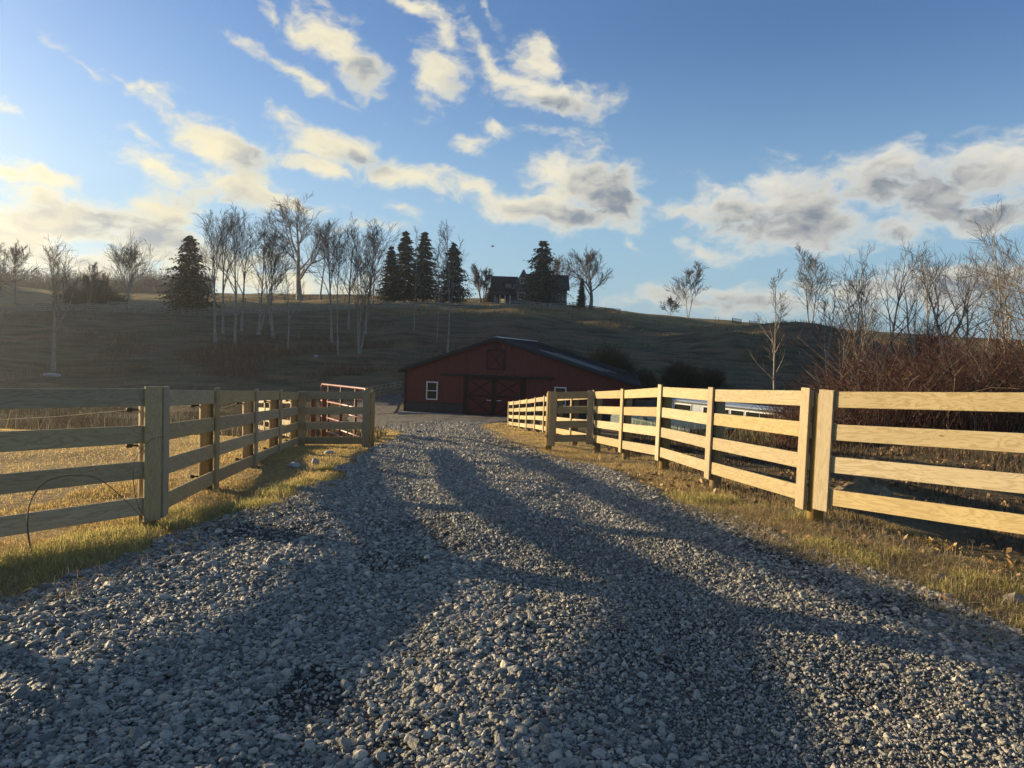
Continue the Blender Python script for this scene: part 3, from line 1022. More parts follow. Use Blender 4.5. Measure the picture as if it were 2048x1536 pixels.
def run(parent, pts, side, posts=None, battens=None, nb=4, rail_w=BW, ofs=0.0):
    """pts: [(X, Y, ztop)], boards on the `side` face; posts set behind the boards"""
    n = len(pts)
    P = [Vector((p[0], p[1], 0)) for p in pts]
    zt = [p[2] for p in pts]
    nr = []
    for i in range(n-1):
        d = (P[i+1]-P[i]).normalized()
        nr.append((d, Vector((-d.y, d.x, 0))*side))
    for i in range(n-1):
        d, nn = nr[i]
        for k in range(nb):
            dz = BW/2 + GAPC*k
            j0, j1 = random.uniform(-.006, .006), random.uniform(-.006, .006)
            a = P[i]+d*0.003; b = P[i+1]-d*0.003
            a = Vector((a.x, a.y, zt[i]-dz+j0)); b = Vector((b.x, b.y, zt[i+1]-dz+j1))
            board_obj('board', a, b, BW, BT, M_board, parent)
    for i in range(n):
        cand = []
        if i > 0: cand.append((nr[i-1], -1))
        if i < n-1: cand.append((nr[i], 1))
        avg = sum((c[0][1] for c in cand), Vector()).normalized()
        if posts is None or i in posts:
            q = P[i]-avg*(BT/2+0.072)
            zb = gzf(q.x, q.y)-0.15
            post_obj(q, zb, zt[i]-random.uniform(0.0, 0.02), 0.07+random.uniform(-.003, .004), parent)
        z1, z0 = zt[i]+0.025+random.uniform(-.008, .01), zt[i]-(3*GAPC+BW)-0.045-random.uniform(0, .03)
        mode = (battens or {}).get(i, 'one')
        if mode == 'none': continue
        if mode == 'two':
            for (dn, sg) in cand:
                q = P[i]+dn[0]*sg*0.072+dn[1]*(BT+0.002)
                batten_obj(q, dn[0], z0, z1, BW, BT, M_batten, parent, random.uniform(-.004, .004))
        else:
            dn = cand[-1][0] if mode != 'first' else cand[0][0]
            q = P[i]+dn[1]*(BT+0.002)
            if i == 0: q = q+dn[0]*0.07
            if i == n-1: q = q-cand[0][0][0]*0.07
            batten_obj(q, dn[0], z0, z1, BW, BT, M_batten, parent, random.uniform(-.006, .006))


def fp(px, py, Y):
    v = at(px, py, Y); return (v.x, v.y, v.z)


# left fence
lf = empty('board_fence', (-2.9, 5.8, 0), 0, 'unpainted four-board fence left of the driveway with wires behind it, its face in shade', 'fence')
lf.location = (0, 0, 0)
L1 = fp(319, 778, 5.72)
dL = Vector((-0.53, -0.85, 0)).normalized()
L0 = (L1[0]+dL.x*2.2, L1[1]+dL.y*2.2, L1[2]+0.07)
Lm = (L0[0]+dL.x*2.2, L0[1]+dL.y*2.2, L0[2]+0.05)
Lm2 = (Lm[0]-1.9, Lm[1]-1.4, Lm[2]+0.03)
LP = [L1, fp(430, 780, 7.55), fp(510, 781.5, 9.55), fp(559, 782.5, 11.45), fp(598, 784, 13.55)]
run(lf, LP, -1, battens={0: 'one', 4: 'none'})
run(lf, [Lm2, Lm, L0, L1], -1, posts=[0, 1, 2], battens={3: 'one'})
LR = fp(741, 783, 13.5)
run(lf, [LP[4], LR], -1, posts=[1], battens={0: 'one', 1: 'one'})
batten_obj((LR[0]+BT, LR[1]+0.075), (0, 1), LR[2]-1.06, LR[2]+0.02, BW, BT, M_batten, lf)
# electric wires and insulators on the field side of the left fence
def insulator(parent, p, d):
    m = MB().tube([p, p+d*0.045], [0.010, 0.008], 8).tube([p+d*0.045, p+d*0.052, p+d*0.085, p+d*0.092], [0.012, 0.019, 0.019, 0.012], 10)
    m.build('insulator', M_insul, parent)
    return p+d*0.07
inner = []
for i, p in enumerate([L0]+LP):
    d = Vector((-1, -0.25, 0)).normalized()
    q = Vector((p[0], p[1], 0)) + d*0.15
    inner.append([insulator(lf, Vector((q.x, q.y, p[2]-h)), d) for h in (0.17, 0.46, 0.66, 0.93)])
for k in range(4):
    for i in range(len(inner)-1):
        a, b = inner[i][k], inner[i+1][k]
        pts = [a.lerp(b, t)+Vector((0, 0, -0.05*4*t*(1-t))) for t in (0, .25, .5, .75, 1)]
        MB().tube(pts, 0.0028, 5).build('wire', M_wire, lf)

# right fence
rf = empty('board_fence', (0, 0, 0), 0, 'unpainted four-board fence right of the driveway glowing yellow in low sun', 'fence')
P1 = fp(1627, 782, 6.35)
RPs = [P1, fp(1427, 778, 8.42), fp(1324, 774, 10.25), fp(1248, 780, 12.15), fp(1190, 783, 14.1),
       None, None, fp(1090, 793.5, 21.0), fp(1072, 796, 23.1), fp(1055, 799, 25.2), fp(1041, 801, 27.3), fp(1028, 803, 29.4), fp(1018, 803.8, 31.3)]
for j, tt in ((5, 1/3), (6, 2/3)):
    RPs[j] = tuple(RPs[4][c]*(1-tt)+RPs[7][c]*tt for c in range(3))
RPs[5] = (RPs[5][0]-0.02, RPs[5][1], RPs[5][2]); 
run(rf, RPs, 1, battens={0: 'one'})
R0 = (P1[0]+0.56*2.45, P1[1]-0.83*2.45, P1[2]+0.16)
Rm = (R0[0]+0.75*2.3, R0[1]-0.66*2.3, R0[2]+0.03)
P1b = (P1[0]+0.06, P1[1]-0.03, P1[2])
run(rf, [P1b, R0, Rm], -1, posts=[1, 2], battens={0: 'one'})
RR = fp(1100, 785, 14.2)
run(rf, [RPs[4], RR], 1, posts=[1], battens={0: 'one', 1: 'one'})
batten_obj((RR[0]-BT, RR[1]+0.075), (0, 1), RR[2]-1.07, RR[2]+0.02, BW, BT, M_batten, rf)

# fence behind the left one, facing the sun
bf = empty('board_fence', (0, 0, 0), 0, 'short sunlit board fence seen through the gaps beyond the left fence', 'fence')
q0, q1 = gp(508, 24), gp(590, 17.5)
pts = []
for t in (0, .33, .67, 1):
    v = q0.lerp(q1, t); top = at(500, 797, v.y).z*(1-t) + at(590, 796, v.y).z*t
    pts.append((v.x, v.y, top))
run(bf, pts, -1)
# fence left of the barn
ff = empty('board_fence', (0, 0, 0), 0, 'small distant board fence beside the drive left of the red barn', 'fence')
pts = []
for (px, py, Y) in ((738, 775, 54), (747, 772, 56.5), (757, 770, 59), (765, 768.5, 61.5), (773, 767.5, 64), (782, 766, 66.5), (792, 763, 68.5), (803, 762, 70)):
    pts.append(fp(px, py, Y))
run(ff, pts, -1)

# ------------------------------------------------------------------ tube gate
def pipe_gate():
    A = at(734, 778, 15.0); B = at(643, 768, 19.1)
    t = empty('tube_gate', (0, 0, 0), 0, 'red steel tube farm gate standing open behind the left fence end', 'gate')
    d = (B-A); L = d.length; d.normalize()
    H = 1.22
    up = Vector((0, 0, 1))
    def rail(z, y0=0.0, y1=1.0):
        a = A+d*L*y0-up*z; b = A+d*L*y1-up*z
        MB().tube([a, a.lerp(b, .5), b], 0.024, 10).build('rail', M_redpipe, t, smooth=True)
    rc = 0.12
    # top rail with rounded ends running into the stiles
    pts = [A-up*H, A-up*rc, A-up*rc*0.3+d*rc*0.3, A+d*rc, B-d*rc, B-up*rc*0.3-d*rc*0.3, B-up*rc, B-up*H]
    MB().tube(pts, 0.026, 10).build('frame', M_redpipe, t, smooth=True)
    for z in (0.24, 0.44, 0.64, 0.86, 1.06, H): rail(z, 0.006, 0.994)
    for f in (0.2, 0.5, 0.8):
        p = A+d*L*f
        MB().bar(p-up*0.0, p-up*H, 0.06, 0.05, up=d).build('brace', M_rust, t)
    return t
pipe_gate()


def steel_post(px, Y, h, label, top=None):
    b = gp(px, Y)
    t = empty('gate_post', b, 0, label, 'post')
    MB().box((0, 0, h/2-0.1), (0.09, 0.09, h+0.2)).build('shaft', M_rust, t, bevel=0.006)
    MB().box((0, 0, h+0.008), (0.105, 0.105, 0.014)).build('cap', M_rust, t, bevel=0.003)
    return t
steel_post(625, 15.6, 1.05, 'rusty steel post just right of the left fence corner, beyond the short panel')
steel_post(647, 16.6, 1.1, 'rusty steel post standing near the far end of the red tube gate')

# ------------------------------------------------------------------ barn
M_red = None
def barn_mats():
    m, N, b = newmat('red_ribbed_siding', 0.5, 0.4)
    tc = N.n('ShaderNodeTexCoord').outputs['Object']
    s = N.n('ShaderNodeSeparateXYZ'); N.l(tc, s.inputs[0])
    w = N.m('FRACT', N.m('MULTIPLY', N.m('ADD', s.outputs[0], s.outputs[1]), 1/0.2286))
    rib = N.m('MULTIPLY', N.mr(w, 0.0, 0.12, smooth=True), N.mr(w, 0.12, 0.30, 1.0, 0.0, True))
    n = N.noise(tc, 1.5, 4, 0.5)
    N.l(N.mix(n, c4(.085, .0115, .008), c4(.115, .016, .011)), b.inputs['Base Color'])
    bump(N, b, rib, 0.8, 0.02)
    m2, N, b = newmat('black_ribbed_siding', 0.5, 0.4)
    tc = N.n('ShaderNodeTexCoord').outputs['Object']
    s = N.n('ShaderNodeSeparateXYZ'); N.l(tc, s.inputs[0])
    w = N.m('FRACT', N.m('MULTIPLY', N.m('ADD', s.outputs[0], s.outputs[1]), 1/0.2286))
    rib = N.m('MULTIPLY', N.mr(w, 0.0, 0.12, smooth=True), N.mr(w, 0.12, 0.30, 1.0, 0.0, True))
    n = N.noise(tc, 2.0, 4, 0.5)
    N.l(N.mix(n, c4(.018, .017, .016), c4(.035, .033, .03)), b.inputs['Base Color'])
    bump(N, b, rib, 0.8, 0.02)
    return m, m2
M_red, M_black = barn_mats()
M_redtrim = simple('dark_red_trim', c4(.022, .005, .004), 0.5)
M_door = simple('barn_door_red', c4(.095, .015, .011), 0.55, nscale=6, namp=0.15)
M_roof = simple('black_metal_roof', c4(.012, .014, .019), 0.5, 0.0, nscale=4, namp=0.2, spec=0.4)
M_blk = simple('black_trim', c4(.012, .012, .013), 0.5)
M_pale = simple('pale_glint_metal', c4(.34, .35, .37), 0.4, 0.3)  # pale tone of the ridge cap, and the glint painted as roof strips
M_white = simple('white_paint', c4(.62, .62, .60), 0.5, nscale=8, namp=0.05)
M_conc = simple('concrete', c4(.20, .195, .185), 0.85, nscale=9, namp=0.2)


def glass_mat(name, col, rough=0.08):
    m, N, b = newmat(name, rough, 0.6)
    b.inputs['Base Color'].default_value = col
    return m
M_glass = glass_mat('window_glass', c4(.012, .014, .013))


def window(parent, x, z, w, h, y, frame=M_white, fr=0.07, sash=True):
    f = MB()
    f.box((x-w/2+fr/2, y, z), (fr, .06, h)); f.box((x+w/2-fr/2, y, z), (fr, .06, h))
    f.box((x, y, z+h/2-fr/2), (w-2*fr, .06, fr)); f.box((x, y, z-h/2+fr/2), (w-2*fr, .06, fr))
    wi = f.build('window', frame, parent, bevel=0.004)
    if sash: MB().box((x, y-.004, z), (w-2*fr, .05, 0.05)).build('sash_rail', frame, wi, bevel=0.003)
    hh = (h-2*fr-0.05)/2 if sash else h-2*fr
    for k in ((1, -1) if sash else (0,)):
        MB().box((x, y+.006, z+k*(hh/2+0.025)), (w-2*fr, .02, hh)).build('pane', M_glass, wi)
    return wi


def barn():
    base = at(988, 833, 44.5)
    t = empty('barn', (base.x, base.y, -2.93), -R(8.9), 'long low red barn with a black metal roof at the end of the driveway', 'barn')
    HP = 1.94+2.93
    SL, SR = -5.85, 8.65
    EL, ER = -0.16+2.93, -0.60+2.93      # eave heights of the walls
    LN = 20.0
    WS = 0.68                            # height of the black wainscot
    th = 0.12
    # front wall as two prisms: wainscot and red gable
    def roofz(x): return HP + (EL-HP)*x/SL if x < 0 else HP + (ER-HP)*x/SR
    D0, D1 = -1.80, 1.72                 # door opening
    # red front wall (whole gable above wainscot)
    MB().poly_prism([(SL, 0, WS), (SR, 0, WS), (SR, 0, ER), (0, 0, HP), (SL, 0, EL)], (0, th, 0)).build('front_wall', M_red, t)
    for (a, b) in ((SL, SR),):
        MB().box(((a+b)/2, th/2-0.006, WS/2-0.05), (b-a, th, WS+0.1)).build('wainscot', M_black, t)
    MB().box((SL+th/2+0.002, LN/2+th/2, (EL+WS)/2), (th, LN-th, EL-WS)).build('side_wall', M_red, t)
    MB().box((SL+th/2-0.004, LN/2+th/2, WS/2-0.05), (th, LN-th, WS+0.1)).build('wainscot', M_black, t)
    MB().box((SR-th/2-0.002, LN/2+th/2, (ER+WS)/2), (th, LN-th, ER-WS)).build('side_wall', M_red, t)
    MB().box((SR-th/2+0.004, LN/2+th/2, WS/2-0.05), (th, LN-th, WS+0.1)).build('wainscot', M_black, t)
    MB().poly_prism([(SL, LN+.003, 0), (SR, LN+.003, 0), (SR, LN+.003, ER), (0, LN+.003, HP), (SL, LN+.003, EL)], (0, th, 0)).build('back_wall', M_red, t)
    MB().box(((SL+SR)/2, th/2, WS+0.01), (SR-SL+0.02, th+0.05, 0.05)).build('wainscot_trim', M_blk, t)
    for x in (SL+0.01, SR-0.01):
        MB().box((x, 0.03, (roofz(x))/2), (0.12, 0.16, roofz(x)-0.02)).build('corner_trim', M_blk, t)
    # roof: two slabs
    oh = 0.35; rt = 0.10
    def slab(x0, z0, x1, z1, nm):
        d = Vector((x1-x0, 0, z1-z0)).normalized(); n = Vector((-d.z, 0, d.x))
        if n.z < 0: n = -n
        a = Vector((x0, -oh, z0)); b = Vector((x1, -oh, z1))+d*0.38
        rf_ = MB().poly_prism([a+n*0.01, b+n*0.01, b+n*rt, a+n*rt], (0, LN+2*oh, 0)).build(nm, M_roof, t)
        # ribs
        L = (b-a).length
        for k in range(23):
            y = -oh+0.12+k*(LN+2*oh-0.24)/22
            c = (a+b)/2; c = Vector((c.x, y, c.z))+n*(rt+0.012)
            Mx = Matrix((d, Vector((0, 1, 0)), d.cross(Vector((0, 1, 0))))).transposed()
            MB().box(c, (L-0.05, 0.035, 0.03), Mx).build('roof_rib', M_roof, rf_)
        # fascia along the rake
        MB().poly_prism([a+n*(-0.10), b+n*(-0.10), b+n*0.008, a+n*0.008], (0, 0.03, 0)).build('rake_trim', M_blk, rf_)
        e = b-n*0.06
        MB().box((e.x-d.x*0.0, LN/2, e.z), (0.10, LN+2*oh-0.02, 0.13)).build('gutter', M_blk, rf_)
        return rf_, d, n, a, b
    slab(0, HP, SL, EL, 'roof_slope')
    rs, d, n, a, b = slab(0, HP, SR, ER, 'roof_slope')
    # pale strips standing in for the glint on the roof ribs
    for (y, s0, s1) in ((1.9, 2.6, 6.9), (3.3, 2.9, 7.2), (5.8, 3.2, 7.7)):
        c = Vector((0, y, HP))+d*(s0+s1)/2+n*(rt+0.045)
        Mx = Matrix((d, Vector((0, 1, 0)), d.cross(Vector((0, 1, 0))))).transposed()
        MB().box(c, (s1-s0, 0.07, 0.03), Mx).build('glint_strip', M_pale, rs)
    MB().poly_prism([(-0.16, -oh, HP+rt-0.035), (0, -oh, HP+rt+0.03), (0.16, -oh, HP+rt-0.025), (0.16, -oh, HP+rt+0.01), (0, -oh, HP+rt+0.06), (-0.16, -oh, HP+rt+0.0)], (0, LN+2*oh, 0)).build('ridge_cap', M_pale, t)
    # sliding doors
    dz0, dz1 = 0.02, 2.42
    for s, x0, x1 in ((-1, D0, -0.04), (1, 0.0, D1)):
        cx = (x0+x1)/2; w = x1-x0
        dr = MB().box((cx, -0.10, (dz0+dz1)/2), (w, 0.05, dz1-dz0)).build('sliding_door', M_door, t, bevel=0.004)
        f = 0.13; y = -0.138
        def bar(p, q, ww=f, yy=y, tt=0.022):
            MB().bar((p[0], yy, p[1]), (q[0], yy, q[1]), ww, tt).build('door_trim', M_redtrim, dr)
        bar((x0+f/2, dz0), (x0+f/2, dz1)) if False else None
        MB().box((x0+f/2, y, (dz0+dz1)/2), (f, .024, dz1-dz0)).build('door_trim', M_redtrim, dr)
        MB().box((x1-f/2, y, (dz0+dz1)/2), (f, .024, dz1-dz0)).build('door_trim', M_redtrim, dr)
        for zc in (dz0+f/2, (dz0+dz1)/2+0.05, dz1-f/2):
            MB().box((cx, y, zc), (w-2*f-.004, .024, f)).build('door_trim', M_redtrim, dr)
        zm = (dz0+dz1)/2+0.05
        for (za, zb) in ((dz0+f, zm-f/2), (zm+f/2, dz1-f)):
            for q, yy in ((0, y+0.002), (1, y-0.003)):
                p0, p1 = ((x0+f, za), (x1-f, zb)) if q == 0 else ((x0+f, zb), (x1-f, za))
                MB().bar((p0[0]+.03, yy+.004, p0[1]+(0.03 if q == 0 else -0.03)), (p1[0]-.03, yy+.004, p1[1]-(0.03 if q == 0 else -0.03)), 0.10, 0.012).build('cross_brace', M_redtrim, dr)
        hx = x1-0.30 if s < 0 else x0+0.32
        hd = MB().box((hx, -0.185, 1.02), (0.30, 0.02, 0.035)).box((hx-.12, -.165, 1.02), (.03, .04, .03)).box((hx+.12, -.165, 1.02), (.03, .04, .03))
        hd.build('handle', M_white, dr)
    MB().box((0.12, -0.12, 2.52), (7.2, 0.14, 0.12)).build('door_track', M_blk, t, bevel=0.01)
    MB().box((D1+0.14, -0.02, 1.25), (0.16, 0.06, 2.4)).build('door_jamb', M_redtrim, t)
    MB().box((D0-0.14, -0.02, 1.25), (0.16, 0.06, 2.4)).build('door_jamb', M_redtrim, t)
    # loft door
    lz0, lz1, lw = 3.03, 4.12, 1.0
    ld = MB().box((0, -0.035, (lz0+lz1)/2), (lw, 0.05, lz1-lz0)).build('loft_door', M_door, t, bevel=0.004)
    for x in (-lw/2-.03, lw/2+.03): MB().box((x, -0.05, (lz0+lz1)/2), (0.08, 0.10, lz1-lz0+0.14)).build('door_trim', M_redtrim, ld)
    for z in (lz0-.04, lz1+.04): MB().box((0, -0.05, z), (lw-.03, 0.10, 0.08)).build('door_trim', M_redtrim, ld)
    MB().bar((-lw/2+.03, -.072, lz0+.03), (lw/2-.03, -.072, lz1-.03), 0.09, 0.02).build('cross_brace', M_redtrim, ld)
    MB().bar((-lw/2+.03, -.078, lz1-.03), (lw/2-.03, -.078, lz0+.03), 0.09, 0.016).build('cross_brace', M_redtrim, ld)
    MB().box((0, -0.06, lz1+0.3), (0.16, 0.1, 0.42)).build('hay_hook_block', M_blk, t)
    window(t, -4.06, 1.45, 0.74, 1.16, -0.03)
    window(t, 4.12, 1.45, 0.74, 1.16, -0.03)
    MB().box(((SL+SR)/2, -0.25, -0.06), (SR-SL+0.5, 0.7, 0.22)).build('concrete_apron', M_conc, t)
    MB().box((-5.98, -0.5, 0.1), (0.06, 0.06, 0.34)).build('drain_pipe', M_white, t)
    for x in (-0.35, 0.05, 0.25):
        pass
    return t
barn()


# ------------------------------------------------------------------ rocks
def rock(name, loc, s, mat, label, seed):
    r = random.Random(seed)
    bm = bmesh.new()
    bmesh.ops.create_icosphere(bm, subdivisions=2, radius=1.0)
    for v in bm.verts:
        v.co *= r.uniform(0.78, 1.12)
        v.co.x *= s[0]; v.co.y *= s[1]; v.co.z *= s[2]
    res = bmesh.ops.convex_hull(bm, input=list(bm.verts))
    bmesh.ops.delete(bm, geom=[g for g in res['geom_interior'] if isinstance(g, bmesh.types.BMVert)], context='VERTS')
    me = bpy.data.meshes.new(name); bm.to_mesh(me); bm.free()
    o = link(name, me, mat, None, loc=loc)
    return tag(o, label, 'rock')
M_whiterock = simple('pale_rock', c4(.34, .34, .33), 0.8, nscale=14, namp=0.25)
for i, (px, Y, s, lb) in enumerate(((588, 9.6, (.085, .06, .045), 'low white rock lying in the left verge grass'),
                                    (630, 9.9, (.05, .05, .055), 'small upright white rock right of the low white rock'),
                                    (658, 11.4, (.09, .05, .035), 'flat pale rock in front of the left short fence panel'))):
    g = gp(px, Y)
    rock('rock', (g.x, g.y, g.z+s[2]*0.6), s, M_whiterock, lb, 40+i)
M_mossrock = simple('field_rock', c4(.22, .19, .14), 0.9, nscale=10, namp=0.35)
for i, (px, Y, s, lb) in enumerate(((103, 76, (1.0, .6, .28), 'pale flat boulder at the foot of the tree on the far left slope'),
                                    (632, 88, (.30, .25, .22), 'pale boulder on the hillside below the bare grove'),)):
    g = gp(px, Y)
    rock('boulder', (g.x, g.y, g.z+s[2]*0.4), s, M_whiterock, lb, 60+i)
for i, (px, Y, s, lb) in enumerate(((2030, 4.35, (.075, .06, .05), 'grey broken rock at the gravel edge by the right fence, nearest the camera'),
                                    (1880, 4.75, (.06, .05, .04), 'small grey rock in the straw at the right gravel edge'))):
    g = gp(px, Y)
    rock('rock', (g.x, g.y, g.z+s[2]*0.5), s, M_mossrock, lb, 80+i)


# arching canes by the left corner post
def cane(pts, r, label):
    P = [Vector(p) for p in pts]; out = []
    n = len(P)
    for i in range(n-1):
        p0, p1, p2, p3 = P[max(i-1, 0)], P[i], P[i+1], P[min(i+2, n-1)]
        for t in (0, .2, .4, .6, .8):
            out.append(0.5*((2*p1)+(p2-p0)*t+(2*p0-5*p1+4*p2-p3)*t*t+(3*p1-p0-3*p2+p3)*t**3))
    out.append(P[-1])
    m = MB().tube(out, [r*(1-0.6*i/len(out)) for i in range(len(out))], 6)
    return tag(m.build('bramble_cane', M_cane, None, smooth=True), label, 'stem')
cane([at(63, 1108, 4.75), at(55, 1050, 4.78), at(62, 1000, 4.8), at(95, 962, 4.85), at(150, 950, 4.9), at(200, 960, 5.0), at(250, 1000, 5.15), at(300, 1052, 5.3)], 0.006,
     'long bramble cane arching in a half circle before the left fence')
cane([at(302, 1050, 5.4), at(278, 1015, 5.4), at(268, 975, 5.38), at(268, 925, 5.36), at(285, 897, 5.34), at(305, 878, 5.32), at(332, 873, 5.3)], 0.0042,
     'thin cane curving up over the wide left corner post')

# ------------------------------------------------------------------ trees
def bez(p, d, L, n, r, wob, up):
    """crooked polyline"""
    pts = [np.array(p, float)]; d = np.array(d, float); d /= np.linalg.norm(d)
    for i in range(n-1):
        d = d + r.normal(0, wob, 3) + np.array([0, 0, up])
        d /= np.linalg.norm(d)
        pts.append(pts[-1]+d*L/(n-1))
    return np.array(pts), d


def side_dir(d, r, ang):
    d = d/np.linalg.norm(d)
    a = np.cross(d, r.normal(size=3)); a /= np.linalg.norm(a)+1e-9
    return d*math.cos(ang)+a*math.sin(ang)


STY = {
    # trunk fraction before crown, n limbs, limb angle, limb length, up, wobble
    'oak':  dict(t0=.22, n1=14, a1=(.6, 1.15), l1=.54, up=.08, wob=.16, tl=.72, n2=7, n3=5, n4=3),
    'tall': dict(t0=.36, n1=12, a1=(.32, .75), l1=.40, up=.09, wob=.075, tl=.90, n2=8, n3=4, n4=3),
    'fan':  dict(t0=.16, n1=22, a1=(.3, .7), l1=.62, up=.08, wob=.08, tl=.70, n2=6, n3=4, n4=3),
    'slim': dict(t0=.30, n1=16, a1=(.5, .95), l1=.22, up=.07, wob=.10, tl=.98, n2=5, n3=4, n4=2),
    'multi': dict(t0=.28, n1=10, a1=(.32, .75), l1=.38, up=.09, wob=.09, tl=.90, n2=8, n3=4, n4=3),
}


def tree_geo(H, style, seed, stems=1, lean=(0, 0), rt=None, tmin=0.012, den=1.0):
    r = np.random.default_rng(seed)
    S = STY[style]
    big, lim, mid, tw = [], [], [], []
    for s in range(stems):
        az = r.uniform(0, 6.28)
        Hs = H*(1.0 if s == 0 else r.uniform(.72, .95))
        sp = 0.0 if stems == 1 else r.uniform(.12, .32)
        d0 = np.array([math.cos(az)*sp+lean[0], math.sin(az)*sp+lean[1], 1.0])
        rt0 = (rt or H*0.0125)*(1.0 if stems == 1 else .75)
        n = 10
        P, dl = bez([math.cos(az)*rt0*s, math.sin(az)*rt0*s, -0.3], d0, Hs*S['tl'], n, r, S['wob']*0.35, 0.06)
        Rd = rt0*np.linspace(1, .2, n)**1.2; Rd[0] *= 1.35
        big.append((P, Rd))
        n1 = S['n1']
        for i in range(n1):
            f = S['t0']+(1-S['t0'])*((i+r.uniform(0, .9))/n1)
            k = min(f*(n-1), n-1.001); j = int(k); q = P[j]*(1-(k-j))+P[j+1]*(k-j)
            td = P[j+1]-P[j]
            ang = r.uniform(*S['a1'])*(1.1-.35*f)
            L1 = Hs*S['l1']*(1.15-.75*(f-S['t0'])/(1-S['t0']))*r.uniform(.65, 1.2)
            rd = max(Rd[j]*r.uniform(.42, .62), tmin*1.8)
            P1_, d1 = bez(q, side_dir(td, r, ang), L1, 6, r, S['wob'], S['up'])
            R1 = rd*np.linspace(1, .25, 6)
            lim.append((P1_, np.maximum(R1, tmin*1.3)))
            n2 = int(S['n2']*den+.5)
            for a in range(n2):
                f2 = .22+.78*(a+r.random())/n2
                k2 = min(f2*5, 4.999); j2 = int(k2); q2 = P1_[j2]*(1-(k2-j2))+P1_[j2+1]*(k2-j2)
                L2 = L1*r.uniform(.35, .6)*(1.15-.5*f2)
                P2, d2 = bez(q2, side_dir(P1_[j2+1]-P1_[j2], r, r.uniform(.35, .85)), L2, 4, r, S['wob']*.7, S['up']*.8)
                mid.append((P2, np.maximum(R1[j2]*.5*np.linspace(1, .4, 4), tmin)))
                n3 = int(S['n3']*den+.5)
                for b in range(n3):
                    f3 = .2+.8*(b+r.random())/n3
                    k3 = min(f3*3, 2.999); j3 = int(k3); q3 = P2[j3]*(1-(k3-j3))+P2[j3+1]*(k3-j3)
                    L3 = L2*r.uniform(.4, .75)
                    P3, d3 = bez(q3, side_dir(P2[j3+1]-P2[j3], r, r.uniform(.3, .8)), L3, 3, r, S['wob']*.6, S['up']*.6)
                    tw.append((P3, tmin*np.array([.95, .75, .5])))
                    for c in range(S['n4']-1):
                        q4 = P3[1] if c == 0 else P3[0]*.4+P3[1]*.6
                        P4, _ = bez(q4, side_dir(P3[2]-P3[0], r, r.uniform(.3, .8)), L3*r.uniform(.4, .8), 3, r, .1, .05)
                        tw.append((P4, tmin*np.array([.75, .6, .4])))
    st = lambda L: (np.stack([x[0] for x in L]), np.stack([x[1] for x in L]))
    g1 = [(*st(big), 8), (*st(lim), 5)]
    g2 = [(*st(mid), 3), (*st(tw), 3)]
    return tubes_np(g1), tubes_np(g2)


def bare_tree(px, Y, ytop, style, seed, label, group=None, stems=1, lean=0.0, rt=None, pale=False, base=None, den=1.0, tmin=None, name='bare_tree'):
    b = gp(px, Y)
    if base is not None: b.z = base
    top = at(px, ytop, Y).z
    H = top-b.z
    tmin = tmin or max(0.008, Y*0.00019)
    (V1, F1), (V2, F2) = tree_geo(H, style, seed, stems, (lean, 0), rt, tmin, den)
    # scale to hit the height
    k = H/max(V2[:, 2].max(), 1)
    t = empty(name, b, 0, label, 'tree', group)
    link('trunk', mesh_np('trunk', V1*k, F1, True), M_barkpale if pale else M_bark, t)
    link('crown', mesh_np('crown', V2*k, F2), M_twigpale if pale else M_twig, t)
    return t


